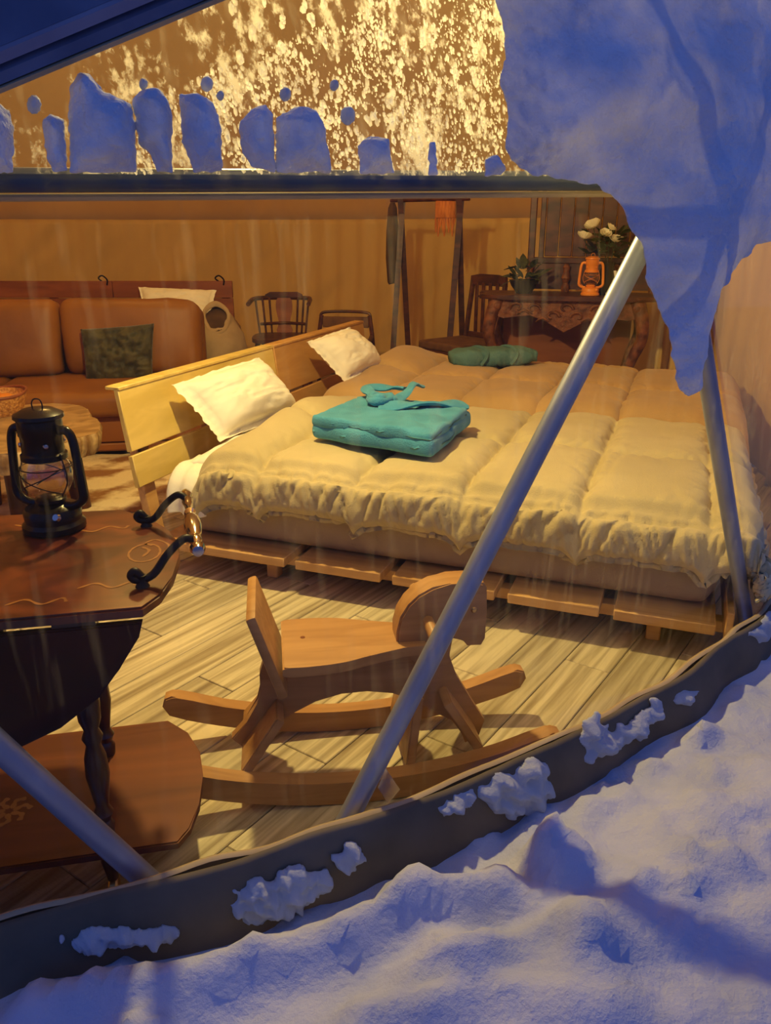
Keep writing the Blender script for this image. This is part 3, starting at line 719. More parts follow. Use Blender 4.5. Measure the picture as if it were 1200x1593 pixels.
# duvets: quilted sheet, flat on top and rolling over the near and foot edges
def duvet(lab, w0, w1, near, far, seed, ub, head, dm):
    NU, NW = 340, 200
    bm = BM(); G = []
    su0, su1 = ub, 1.94; sw0, sw1 = (-0.255 if near else 0.0), (w1 - w0) + (0.26 if far else 0.0)
    R = 0.085
    def fold(e, R=R):     # arc length past the shoulder -> (outward, downward)
        if e <= 0: return e, 0.0
        q = R * math.pi / 2 * 0.98
        if e < q: t = e / R; return R * math.sin(t), R * (1 - math.cos(t))
        return R + 0.02 * math.sin((e - q) * 8), R + (e - q)
    for i in range(NU + 1):
        row = []
        for j in range(NW + 1):
            a = su0 + (su1 - su0) * i / NU; b = sw0 + (sw1 - sw0) * j / NW
            ou, du = fold(a - 1.56)
            u = 1.56 + ou if a > 1.56 else a
            if near and b < 0.0: o_, d_ = fold(-b); wv = -o_
            else: d_ = 0; wv = b
            ow = 0
            if far and b > (w1 - w0): o2, d2 = fold(b - (w1 - w0)); wv = (w1 - w0) + o2; d_ += d2
            drop_ = math.sqrt(du * du + d_ * d_) if du > 0 and d_ > 0 else du + d_
            drop_ = min(drop_, 0.185 if near else 0.235)
            # quilting
            cu = (a - 0.0) / 0.375; cw = (b + 0.06) / 0.62
            fu, fw = abs((cu % 1) - 0.5) * 2, abs((cw % 1) - 0.5) * 2
            fu += 0.05 * noise.noise(Vector((b * 3, a, seed))); 
            puff = (1 - min(fu, 1) ** 9) * (1 - min(fw, 1) ** 14)
            z = 0.446 + 0.040 * puff
            p = Vector((a, b, seed))
            z += 0.012 * fbm(p * 2.6, 3)
            # tucks radiating from the seams and long shallow creases
            cr = noise.noise(Vector((a * 5.5 + b * 1.4, b * 2.0 - a * 0.6, seed + 4)))
            z -= 0.010 * max(0, 1 - abs(cr) * 5) * min(1, fu ** 3 + fw ** 3)
            cr2 = noise.noise(Vector((a * 13 - b * 6, b * 9 + a * 4, seed + 9))); cr3 = noise.noise(Vector((a * 9 + b * 11, b * 3, seed + 17)))
            nearseam = max(math.exp(-((1 - fu) / 0.25) ** 2), math.exp(-((1 - fw) / 0.22) ** 2))
            z -= 0.007 * max(0, 1 - abs(cr2) * 4) * nearseam + 0.005 * max(0, 1 - abs(cr3) * 4) * nearseam
            z -= drop_
            hang = max(0, min(1, (-b - 0.02) / 0.22)) if near else 0
            if hang > 0:
                sl = 0.10 * noise.noise(Vector((a * 1.3, 5, seed)))
                f1 = noise.noise(Vector((a * 17 + hang * 2.2 * (0.6 + sl * 10), hang * 0.9, seed + 21)))
                f2 = noise.noise(Vector((a * 34 - hang * 2.0, hang * 1.3, seed + 33)))
                rdg = (1 - min(1, abs(f1) * 3.2)) ** 1.3; rd2 = (1 - min(1, abs(f2) * 3.0)) ** 1.5
                env = min(1, hang * 3.0) * (1.0 - 0.55 * hang ** 2)
                wv += (0.034 * rdg * (0.5 + 0.9 * abs(noise.noise(Vector((a * 3.3, 2, seed))))) + 0.012 * rd2) * env
                wv -= 0.030 * math.sin(math.pi * min(1, hang * 0.92)) ** 0.8
                wv += 0.035 * max(0, hang - 0.82) / 0.18
                z += 0.006 * noise.noise(Vector((a * 6, 4, seed))) * hang
            # seam where the top meets the hanging border
            if near: z -= 0.016 * math.exp(-((b + 0.03) / 0.013) ** 2)
            hangu = max(0, min(1, (a - 1.6) / 0.2))
            if hangu > 0: u += 0.012 * math.sin(b * 40 + 6 * noise.noise(Vector((b * 4, 2, seed)))) * hangu
            # heaped-up head end
            for (hu_, hw_, ru, rw, hh) in head:
                z += hh * math.exp(-((a - hu_) / ru) ** 2 - ((b - hw_) / rw) ** 2)
            ee = (a - su0)
            z -= 0.10 * math.exp(-ee / 0.035); 
            if b < 0.05 and near: z -= 0.0
            # head edge wanders
            u += 0.05 * noise.noise(Vector((b * 3.1, 0.3, seed))) * math.exp(-ee / 0.12)
            # inner edges tuck down between the two duvets
            if not near: z -= 0.07 * math.exp(-(b) / 0.03)
            if not far: z -= 0.075 * math.exp(-((w1 - w0) - b) / 0.035)
            row.append(bm.verts.new(Vector((u, w0 + wv, z))))
        G.append(row)
    for A, B in zip(G, G[1:]):
        for k in range(NW): bm.faces.new((A[k], A[k + 1], B[k + 1], B[k]))
    o = obj('duvet', bm, dm, None, angle=180); o.location = BO; o.rotation_euler = (0, 0, BROT)
    s = o.modifiers.new('thickness', 'SOLIDIFY'); s.thickness = 0.02; s.offset = -1
    return tag(o, lab, 'duvet', 'quilted duvets on the bed')
duvet('beige quilted duvet with a gathered border hanging over the bed side', 0.0, 1.20, True, False, 2.0, -0.27, [(-0.17, 0.62, 0.13, 0.33, 0.075), (-0.12, 0.15, 0.10, 0.2, 0.02)], M_duvet)
duvet('tan quilted duvet on the bed half near the carved console', 1.20, 2.40, False, True, 7.0, -0.36, [(-0.22, 0.85, 0.16, 0.36, 0.085)], M_duvet2)

# soft cushions -----------------------------------------------------
def cushion_bm(P, thick, n=34, p=3.0, q=0.55, pinch=0.05, wr=0.006, seed=1.0, frill=0.0, flat=0.5):
    P = [Vector(v) for v in P]; c = sum(P, Vector()) / 4
    nr = (P[1] - P[0]).cross(P[3] - P[0]).normalized(); bm = BM(); T = {}; B = {}
    for i in range(n + 1):
        for j in range(n + 1):
            a, b = i / n, j / n
            a2 = 0.5 + (a - 0.5) * (1 - pinch * 4 * b * (1 - b)); b2 = 0.5 + (b - 0.5) * (1 - pinch * 4 * a * (1 - a))
            base = P[0] * (1 - a2) * (1 - b2) + P[1] * a2 * (1 - b2) + P[2] * a2 * b2 + P[3] * (1 - a2) * b2
            h = max(0, (1 - abs(2 * a - 1) ** p)) ** q * max(0, (1 - abs(2 * b - 1) ** p)) ** q
            nz = wr * fbm((a * 5, b * 5, seed), 3); cr = noise.noise(Vector((a * 7 + b * 2, b * 4 - a * 3, seed + 3)))
            nz -= wr * 1.2 * max(0, 1 - abs(cr) * 8)
            edge = i in (0, n) or j in (0, n)
            e = nr * (0.5 * wr * noise.noise(Vector((a * 14, b * 14, seed)))) if edge else Vector()
            T[i, j] = bm.verts.new(base + nr * (thick * (1 - flat) * h + nz * h) + e)
            B[i, j] = T[i, j] if edge else bm.verts.new(base - nr * (thick * flat * h + nz * h * 0.5))
    for i in range(n):
        for j in range(n):
            q_ = [(i, j), (i + 1, j), (i + 1, j + 1), (i, j + 1)]
            bm.faces.new([T[k] for k in q_]); bm.faces.new([B[k] for k in q_][::-1])
    if frill:
        es = [(i, 0) for i in range(n + 1)] + [(n, j) for j in range(1, n + 1)] + [(i, n) for i in range(n - 1, -1, -1)] + [(0, j) for j in range(n - 1, 0, -1)]
        outv = []
        for k, e in enumerate(es):
            v = T[e].co; d = (v - c); d -= nr * d.dot(nr); outv.append(bm.verts.new(v + d.normalized() * frill + nr * (0.004 * math.sin(k * 1.1) + 0.002 * math.sin(k * 2.3))))
        m_ = len(es)
        for k in range(m_): bm.faces.new((T[es[k]], T[es[(k + 1) % m_]], outv[(k + 1) % m_], outv[k]))
    return bm
def cushion(name, P, thick, m, lab, cat, grp=None, **k):
    c = sum((Vector(v) for v in P), Vector()) / 4
    o = obj(name, cushion_bm([Vector(v) - c for v in P], thick, **k), m, None, angle=180); o.location = c
    return tag(o, lab, cat, grp)
# two pillows propped on the headboard
def lean(pxL, pxB, pxT, uL, uB, uT):
    L_, B_, T_ = on_u(*pxL, uL), on_u(*pxB, uB), on_u(*pxT, uT)
    return [L_, B_, B_ + (T_ - L_), T_]
P = lean((274, 600), (345, 682), (402, 560), -0.515, -0.33, -0.44)
cushion('pillow', P, 0.17, M_pillow, 'white frilled pillow propped on the headboard panel beside the table', 'pillow', 'white pillows on the bed', frill=0.022, wr=0.012, seed=1.5, flat=0.4)
P = lean((481, 533), (536, 590), (545, 512), -0.50, -0.32, -0.42)
cushion('pillow', P, 0.16, M_pillow, 'white pillow propped on the headboard panel near the dark chairs', 'pillow', 'white pillows on the bed', frill=0.018, wr=0.010, seed=5.5, flat=0.4)
cushion('pillow', [bp(-0.37, 0.04, 0.40), bp(-0.10, 0.04, 0.40), bp(-0.10, 0.62, 0.40), bp(-0.37, 0.62, 0.40)], 0.085, M_pillow, 'white pillow lying flat on the mattress under the duvet end', 'pillow', 'white pillows on the bed', wr=0.01, seed=9, flat=0.35)
# white sheet corner spilling over the head end of the mattress
bm = BM(); G = []
for i in range(25):
    row = []
    for j in range(21):
        s, t = i / 24, j / 20      # s along u, t over the edge
        a = t * 1.25; r = 0.12
        if a < 0.4: wv, z = 0.16 - a * 0.3, 0.405
        else:
            q = min((a - 0.4) / 0.45 * math.pi / 2, math.pi / 2); wv = 0.04 - r * math.sin(q); z = 0.405 - r * (1 - math.cos(q)) - max(0, a - 0.85) * 0.10
        wv -= 0.012 * math.sin(s * 16) * t; z += 0.006 * fbm((s * 4, t * 4, 2), 2)
        row.append(bm.verts.new((-0.392 + 0.17 * s, wv, z)))
    G.append(row)
for A, B in zip(G, G[1:]):
    for k in range(20): bm.faces.new((A[k], A[k + 1], B[k + 1], B[k]))
o = obj('bed_sheet', bm, M_pillow, None, angle=180); o.location = BO; o.rotation_euler = (0, 0, BROT)
sd = o.modifiers.new('thickness', 'SOLIDIFY'); sd.thickness = 0.006
tag(o, 'white sheet corner hanging over the mattress behind the silver handle', 'sheet')

# folded robes -------------------------------------------------------
def fold_slab(name, c, th, seed, root):
    bm = BM(); box(bm, (0, 0, 0), (0.5, 0.5, th), bev=th * 0.48, seg=5)
    bmesh.ops.subdivide_edges(bm, edges=[e for e in bm.edges if e.calc_length() > 0.1], cuts=22, use_grid_fill=True)
    for v in bm.verts:
        a, b, z = v.co.x / 0.5 + 0.5, v.co.y / 0.5 + 0.5, v.co.z
        cr = noise.noise(Vector((a * 5 + b * 2.5, b * 4 - a * 2, seed + 3)))
        z += (0.007 * fbm((a * 3.5, b * 3.5, seed), 3) - 0.009 * max(0, 1 - abs(cr) * 6)) * (1 if z > 0 else 0)
        e = 0.012 * noise.noise(Vector((a * 4, b * 4, seed + 7)))
        a, b = a + e * (a - 0.5) * 4, b + e * (b - 0.5) * 4
        p = c[0] * (1 - a) * (1 - b) + c[1] * a * (1 - b) + c[2] * a * b + c[3] * (1 - a) * b
        v.co = p + Vector((0, 0, z))
    obj(name, bm, M_robe, root, angle=180)
def robe_main():
    z0 = 0.498
    root = thing('folded_robe', 'teal robe folded square with a knotted belt on the duvet', 'robe', bp(0.34, 0.40, z0), BROT, 'folded teal robes on the bed')
    def q(u, w_, z): return Vector((u - 0.34, w_ - 0.40, z - z0))
    c = [q(0.08, 0.20, z0 + 0.036), q(0.60, 0.09, z0 + 0.036), q(0.60, 0.62, z0 + 0.036), q(0.10, 0.72, z0 + 0.036)]
    fold_slab('lower_fold', c, 0.066, 2, root)
    c = [q(0.082, 0.205, z0 + 0.074), q(0.590, 0.097, z0 + 0.074), q(0.595, 0.56, z0 + 0.072), q(0.12, 0.67, z0 + 0.074)]
    fold_slab('upper_fold', c, 0.044, 6, root)
    # lapel strip crossing
    def strip(name, pts, wid, th):
        bm = BM(); rows = []; P = spline(pts, 6)
        for k, p in enumerate(P):
            d = (P[min(k + 1, len(P) - 1)] - P[max(k - 1, 0)]).normalized(); s = Vector((0, 0, 1)).cross(d)
            s = s.normalized() if s.length > 1e-4 else Vector((1, 0, 0)); up = d.cross(s)
            s = (s + up * 0.35 * math.sin(k * 0.5)).normalized()
            rows.append([bm.verts.new(p + s * wid * e + up * th * f) for e, f in ((-1, 0), (-0.8, 1), (0.8, 1), (1, 0), (0.8, -1), (-0.8, -1))])
        for A, B in zip(rows, rows[1:]):
            for e in range(6): bm.faces.new((A[e], A[(e + 1) % 6], B[(e + 1) % 6], B[e]))
        bm.faces.new(rows[0]); bm.faces.new(rows[-1][::-1]); obj(name, bm, M_robe, root, angle=60)
    zt = z0 + 0.098
    strip('lapel', [q(0.28, 0.40, zt), q(0.38, 0.44, zt + 0.012), q(0.50, 0.53, zt + 0.006), q(0.575, 0.60, zt - 0.008)], 0.032, 0.008)
    strip('belt_end', [q(0.31, 0.44, zt + 0.01), q(0.335, 0.56, zt + 0.03), q(0.335, 0.66, zt + 0.05), q(0.34, 0.74, zt + 0.03)], 0.022, 0.006)
    strip('belt_end', [q(0.26, 0.44, zt + 0.01), q(0.20, 0.52, zt + 0.03), q(0.15, 0.60, zt + 0.035), q(0.22, 0.66, zt + 0.028), q(0.30, 0.66, zt + 0.03)], 0.024, 0.007)
    # rolled knot
    bm = BM(); pts = []
    for k in range(40):
        t = k / 39 * 2 * math.pi * 1.9; r = 0.050 - 0.018 * k / 39; pts.append(q(0.265 + r * math.cos(t), 0.46 + r * math.sin(t) * 1.15, zt + 0.016 + 0.016 * k / 39))
    tube(bm, pts, [0.016 + 0.005 * math.sin(k * 0.9) for k in range(40)], 8); obj('belt_knot', bm, M_robe, root, angle=180)
robe_main()
def robe_far():
    z0 = 0.488; a, b = at(702, 572, z0), at(828, 568, z0); c = (a + b) / 2; d = (b - a); ln = d.length; rz = math.atan2(d.y, d.x)
    root = thing('folded_robe', 'grey-teal robe rolled into a bundle on the duvet near the cushioned chair', 'robe', c, rz, 'folded teal robes on the bed')
    bm = BM(); rows = []
    for i in range(41):
        t = i / 40; x = (t - 0.5) * ln; e = (1 - abs(2 * t - 1) ** 8) ** 0.4; row = []
        for k in range(18):
            th = 2 * math.pi * k / 18; y = 0.115 * math.copysign(abs(math.cos(th)) ** 0.6, math.cos(th)); z = 0.055 + 0.052 * math.copysign(abs(math.sin(th)) ** 0.6, math.sin(th))
            p = Vector((x, y, z)); rr_ = 0.035 * fbm(p * 9 + Vector((4, 0, 0)), 3) - 0.045 * max(0, 1 - abs(noise.noise(Vector((x * 12 + z * 14, y * 8, 2)))) * 5)
            s = max(e, 0.72) + rr_ * 3
            row.append(bm.verts.new((x, y * s, 0.004 + max(0.0, 0.055 + (z - 0.055) * s))))
        rows.append(row)
    for A, B in zip(rows, rows[1:]):
        for k in range(18): bm.faces.new((A[k], A[(k + 1) % 18], B[(k + 1) % 18], B[k]))
    bm.faces.new(rows[0][::-1]); bm.faces.new(rows[-1]); obj('rolled_body', bm, M_robe2, root, angle=180)
    for sx in (-0.16, 0.2):
        bm = BM(); pts = [(sx * ln + 0.02 * math.sin(t * 2), 0.118 * math.cos(t), 0.056 + 0.058 * math.sin(t)) for t in [-0.5 + 2.9 * k / 14 + math.pi * 0.0 for k in range(15)]]
        pts = [(x, -y, z) for x, y, z in pts]
        tube(bm, pts, 0.011, 6); obj('belt', bm, M_robe2, root)
robe_far()

# ================================================================ ROCKING HORSE
def rocking_horse():
    base = Vector((-0.075, 1.655, 0)); ang = math.atan2(0.13, 0.906)
    root = thing('rocking_horse', 'light beech wooden rocking horse with seat, backrest and round eye', 'rocking horse', base, ang)
    def bx(a, b): return on_plane(a, b, base, Vector((-math.sin(ang), math.cos(ang), 0)))
    inv = Matrix.Rotation(-ang, 4, 'Z')
    def sz(px, dy=0.0):   # photo point on the plane y = dy of the horse -> (s, z)
        n = Vector((-math.sin(ang), math.cos(ang), 0)); p = inv @ (on_plane(px[0], px[1], base + n * dy, n) - base); return (p.x, p.z)
    FN = lambda a, b, t: Vector((a, t, b))
    # rockers
    zt = lambda s, h: 0.085 * (s / 0.46) ** 2 + h
    for dy in (-0.142, 0.142):
        poly = []; n = 22
        for k in range(n + 1):
            s = -0.46 + 0.92 * k / n; poly.append((s, zt(s, 0.002)))
        tipr = [(0.475, zt(0.46, 0.03)), (0.468, zt(0.46, 0.052)), (0.45, zt(0.45, 0.062))]
        poly += tipr
        for k in range(n + 1):
            s = 0.44 - 0.88 * k / n; poly.append((s, zt(s, 0.060) + 0.004 * math.exp(-((abs(s) - 0.40) / 0.05) ** 2)))
        poly += [(-0.45, zt(0.45, 0.062)), (-0.468, zt(0.46, 0.052)), (-0.475, zt(0.46, 0.03))]
        bm = BM(); prism(bm, poly, dy - 0.020, dy + 0.020, FN, bev=0.004); obj('rocker', bm, M_horse, root)
    # body board with splayed legs, traced profile
    body = [(410, 1024), (404, 1045), (407, 1068), (402, 1090), (384, 1118), (361, 1144), (380, 1158), (403, 1150), (408, 1136), (426, 1124), (455, 1104), (490, 1084), (530, 1072), (570, 1068), (610, 1071), (645, 1085), (680, 1105), (702, 1113), (715, 1130), (722, 1150), (742, 1142), (752, 1115), (738, 1094), (722, 1068), (708, 1045), (697, 1020), (690, 985), (660, 962), (630, 1000), (600, 1010), (540, 1025), (470, 1040), (440, 1046), (425, 1040)]
    poly = [sz(p) for p in body]
    bm = BM(); prism(bm, poly, -0.016, 0.016, FN, bev=0.003); obj('body', bm, M_horse, root)
    head = [(616, 1005), (616, 980), (622, 957), (634, 938), (650, 923), (672, 911), (700, 905), (732, 903), (752, 904), (756, 912), (755, 950), (753, 990), (747, 1000), (726, 1001), (718, 992), (712, 987), (700, 985), (695, 1010), (700, 1030), (660, 1040), (630, 1015)]
    poly = [sz(p, -0.022) for p in head]
    bm = BM(); prism(bm, poly, -0.036, 0.036, FN, bev=0.005); obj('head', bm, M_horse, root)
    e = sz((738, 949), -0.037)
    for s in (-1, 1):
        bm = BM(); lathe(bm, [(0.0, 0.004), (0.005, 0.0035), (0.008, 0.0)], 14, (e[0], s * 0.0365, e[1]), Matrix.Rotation(math.radians(90 if s < 0 else -90), 3, 'X')); obj('eye', bm, M_brass, root)
    h = sz((668, 970), -0.05)
    bm = BM(); tube(bm, [(h[0], -0.15, h[1]), (h[0], -0.145, h[1]), (h[0], 0.145, h[1]), (h[0], 0.15, h[1])], [0.010, 0.0135, 0.0135, 0.010], 14); obj('handle', bm, M_horse, root)
    # seat: wide at the back, narrowing to the head
    zs = sz((555, 1020), 0)[1]; 
    s0 = sz((442, 1010), 0)[0]; s1 = sz((640, 1000), 0)[0]
    zs = 0.318
    half = [(s0 - 0.005, 0.115), (s0 + 0.06, 0.116), (s0 + 0.13, 0.108), (s0 + 0.19, 0.088), (s0 + 0.25, 0.070), (s1 - 0.02, 0.062), (s1 + 0.03, 0.060)]
    half = spl2(half, 4, False); out = [(a, -b) for a, b in half] + [(a, b) for a, b in half[::-1]]
    bm = BM(); prism(bm, out, zs, zs + 0.024, lambda a, b, t: Vector((a, b, t)), bev=0.004); st = obj('seat', bm, M_horse, root)
    bm = BM(); lathe(bm, [(0.0, 0.0245), (0.006, 0.0245), (0.0062, 0.022)], 12, (s0 + 0.045, 0.02, zs)); obj('screw_plug', bm, M_shelf, st)
    # backrest leaning back
    R = rot('Y', -17)
    bm = BM(); box(bm, (0, 0, 0.085), (0.024, 0.225, 0.215), bev=0.008, seg=2); 
    for v in bm.verts: v.co = R @ v.co + Vector((s0 - 0.012, 0, zs - 0.035))
    obj('backrest', bm, M_horse, root)
    # cross supports between the rockers
    def support(s, lean_, zb, hgt, t=0.022, wb=0.125, wt=0.075):
        bm = BM(); zz = zt(s, 0.060) - 0.012
        P = [(-wb, 0), (wb, 0), (wt, hgt), (-wt, hgt)]
        prism(bm, P, -t / 2, t / 2, lambda a, b, q: Vector((q, a, b)), bev=0.003)
        M_ = rot('Y', lean_)
        for v in bm.verts: v.co = M_ @ v.co + Vector((s, 0, zz))
        obj('cross_support', bm, M_horse, root)
    sr = sz((385, 1185), -0.14)[0]; sf = sz((752, 1165), -0.14)[0]; sm = sz((640, 1195), -0.14)[0]
    support(sr - 0.01, 36, 0, 0.15, wt=0.10); support(sf, -33, 0, 0.14, wt=0.09); support(sm, 8, 0, 0.175, wb=0.125, wt=0.10)
    return root
rocking_horse()

# ================================================================ DROP-LEAF TROLLEY TABLE
TZ = 0.65
tdir = Vector((0.237, 0.05, 0)).normalized(); trot = math.atan2(tdir.y, tdir.x); tcen = Vector((-0.86, 1.50, 0))
table = thing('trolley_table', 'polished mahogany drop-leaf trolley table with turned posts and silver handle', 'table', tcen, trot)
tinv = Matrix.Rotation(-trot, 4, 'Z') @ Matrix.Translation(-tcen)
def tl(p): return tinv @ p
def tpx(x, y, z): v = tl(at(x, y, z)); return (v.x, v.y)
right = [tpx(*p, TZ) for p in [(222, 945), (250, 925), (268, 896), (279, 862), (278, 842), (262, 822), (232, 804), (190, 792)]]
ye = right[0][1]; yb = right[-1][1]
top = [(-0.62, ye)] + right + [(0.05, yb + 0.01), (-0.62, yb + 0.01)]
bm = BM(); prism(bm, top, TZ - 0.020, TZ, lambda a, b, t: Vector((a, b, t)), bev=0.004); tp = obj('table_top', bm, M_mahog, table)
# fruitwood inlay: an oval cartouche with scrolls near the handle, and a border of scrolls
def inlay(name, pts, r, closed=False, z=TZ + 0.0006, par=None, P=None):
    bm = BM(); Q = spline([(a, b, 0) for a, b in pts], 8, closed); n = len(Q); rows = []
    for k, p in enumerate(Q):
        d = (Q[(k + 1) % n] - Q[k - 1]) if closed else (Q[min(k + 1, n - 1)] - Q[max(k - 1, 0)])
        d = d.normalized(); s = Vector((-d.y, d.x, 0)) * r * (0.6 + 0.6 * abs(math.sin(k * 0.55)))
        rows.append([bm.verts.new(Vector((p.x, p.y, z)) + s), bm.verts.new(Vector((p.x, p.y, z)) - s)])
    for k in range(n if closed else n - 1):
        A, B = rows[k], rows[(k + 1) % n]; bm.faces.new((A[0], A[1], B[1], B[0]))
    return obj(name, bm, M_inlay, par or tp)
cc = tpx(225, 860, TZ)
inlay('inlay_ring', [(cc[0] + 0.030 * math.cos(t), cc[1] + 0.046 * math.sin(t)) for t in [2 * math.pi * k / 10 for k in range(10)]], 0.0022, True)
inlay('inlay_scroll', [(cc[0] + 0.034, cc[1] - 0.02), (cc[0] + 0.045, cc[1] + 0.03), (cc[0] + 0.018, cc[1] + 0.066), (cc[0] - 0.002, cc[1] + 0.05), (cc[0] + 0.012, cc[1] + 0.035)], 0.002)
inlay('inlay_scroll', [(cc[0] - 0.002, cc[1] - 0.02), (cc[0] + 0.008, cc[1] + 0.01), (cc[0] - 0.006, cc[1] + 0.03)], 0.003)
for a0, b0, sc in ((0.06, ye + 0.06, 1), (0.20, ye + 0.055, 1), (-0.08, ye + 0.065, 1), (0.13, yb - 0.06, -1), (0.27, yb - 0.12, -1), (-0.02, yb - 0.05, -1), (0.31, ye + 0.10, 1)):
    inlay('inlay_scroll', [(a0 - 0.05, b0), (a0 - 0.02, b0 + 0.016 * sc), (a0 + 0.01, b0 - 0.008 * sc), (a0 + 0.04, b0 + 0.010 * sc), (a0 + 0.05, b0 - 0.006 * sc)], 0.0028)
# hanging front leaf
yl = ye + 0.012
leaf = [(-0.62, -0.030), (right[0][0] - 0.004, -0.030), (right[0][0] - 0.012, -0.058), (right[0][0] - 0.05, -0.115), (right[0][0] - 0.09, -0.168), (right[0][0] - 0.16, -0.22), (right[0][0] - 0.26, -0.262), (right[0][0] - 0.38, -0.285), (-0.62, -0.29)]
bm = BM(); prism(bm, leaf, yl - 0.009, yl + 0.009, lambda a, b, t: Vector((a, t, TZ + b)), bev=0.003); obj('drop_leaf', bm, M_mahogshade, table)
for a0 in (right[0][0] - 0.115, right[0][0] - 0.36):
    bm = BM(); box(bm, (a0, yl + 0.004, TZ - 0.026), (0.07, 0.014, 0.018)); obj('hinge', bm, M_leg, table)
# apron rails well under the top
for yy in (ye + 0.10, yb - 0.08):
    bm = BM(); box(bm, (-0.20, yy, TZ - 0.055), (0.66, 0.02, 0.07), bev=0.002); obj('apron', bm, M_leg, table)
# turned posts
prof = [(0.016, 0.0), (0.018, 0.02), (0.012, 0.03), (0.019, 0.045), (0.012, 0.06), (0.016, 0.085), (0.022, 0.125), (0.020, 0.16), (0.013, 0.185), (0.019, 0.20), (0.013, 0.215), (0.020, 0.235), (0.022, 0.27), (0.015, 0.31), (0.020, 0.325), (0.013, 0.34), (0.020, 0.36), (0.020, 0.43)]
SZ_ = 0.160
posts = [tpx(165, 1300, SZ_), tpx(168, 1172, SZ_)]; posts[0] = (posts[0][0], max(posts[0][1], yl + 0.034))
for a0, b0 in [posts[0], posts[1], (posts[0][0] - 0.42, posts[0][1]), (posts[1][0] - 0.42, posts[1][1])]:
    bm = BM(); lathe(bm, [(r, SZ_ + z * (TZ - 0.02 - SZ_) / 0.43) for r, z in prof], 16, (a0, b0, 0)); obj('turned_post', bm, M_leg, table)
# lower shelf
sh = [tpx(*p, SZ_) for p in [(277, 1310), (296, 1288), (310, 1250), (316, 1205), (311, 1168), (292, 1138), (262, 1120)]]
out = [(-0.66, sh[0][1] + 0.0)] + sh + [(-0.66, sh[-1][1])]
bm = BM(); prism(bm, out, SZ_ - 0.018, SZ_, lambda a, b, t: Vector((a, b, t)), bev=0.003); shf = obj('lower_shelf', bm, M_shelf, table)
q0 = tpx(14, 1262, SZ_)
for k in range(7):
    t = 2 * math.pi * k / 7
    inlay('inlay_scroll', [(q0[0] + 0.008 * math.cos(t), q0[1] + 0.008 * math.sin(t)), (q0[0] + 0.03 * math.cos(t + .4), q0[1] + 0.03 * math.sin(t + .4)), (q0[0] + 0.042 * math.cos(t), q0[1] + 0.042 * math.sin(t))], 0.005, z=SZ_ + 0.0006, par=shf)
for a0, b0 in [posts[0], posts[1], (posts[0][0] - 0.42, posts[0][1]), (posts[1][0] - 0.42, posts[1][1])]:
    bm = BM(); lathe(bm, [(0.016, SZ_ - 0.018), (0.018, 0.10), (0.012, 0.065), (0.010, 0.05)], 14, (a0, b0, 0)); obj('foot', bm, M_leg, table)
    bm = BM(); lathe(bm, [(0.0, -0.009), (0.022, -0.009), (0.026, -0.005), (0.026, 0.005), (0.022, 0.009), (0.0, 0.009)], 16, (a0, b0, 0.0262), rot('Y', 90)); obj('caster', bm, M_brass, table)
# push handle: two iron arms and a turned silver grip
h1, h2 = tl(at(228, 818, TZ)), tl(at(222, 912, TZ)); g1, g2 = tl(at(291, 772, TZ + 0.075)), tl(at(306, 852, TZ + 0.055))
g1.z = g2.z = TZ + 0.068
for h, g_ in ((h1, g1), (h2, g2)):
    bm = BM(); d = g_ - h
    pts = spline([h + Vector((0, 0, 0.018)), h + Vector((-0.010, 0, 0.030)), h + Vector((-0.018, 0, 0.022)), h + Vector((-0.008, 0, 0.013)), h + d * 0.2 + Vector((0, 0, 0.005)), h + d * 0.5 + Vector((0, 0, 0.020)), h + d * 0.8 + Vector((0, 0, 0.022)), g_], 5)
    tube(bm, pts, [0.0075] * len(pts), 10); obj('handle_arm', bm, M_iron, table)
    bm = BM(); lathe(bm, [(0.013, 0.0), (0.010, 0.006), (0.007, 0.014), (0.009, 0.022)], 12, (h.x, h.y, TZ)); obj('handle_foot', bm, M_iron, table)
ax = (g1 - g2); Ln = ax.length; zq = Vector((0, 0, 1)).rotation_difference(ax).to_matrix()
bm = BM(); lathe(bm, [(r, z * Ln) for r, z in [(0.0, -0.22), (0.010, -0.21), (0.014, -0.15), (0.010, -0.10), (0.006, -0.06), (0.011, -0.02), (0.011, 0.05), (0.007, 0.08), (0.013, 0.14), (0.017, 0.3), (0.016, 0.45), (0.010, 0.56), (0.007, 0.6), (0.012, 0.64), (0.007, 0.68), (0.009, 0.85), (0.012, 0.94), (0.008, 1.0), (0.013, 1.08), (0.010, 1.18), (0.0, 1.22)]], 18, g2, zq)
obj('handle_grip', bm, M_chrome, table)

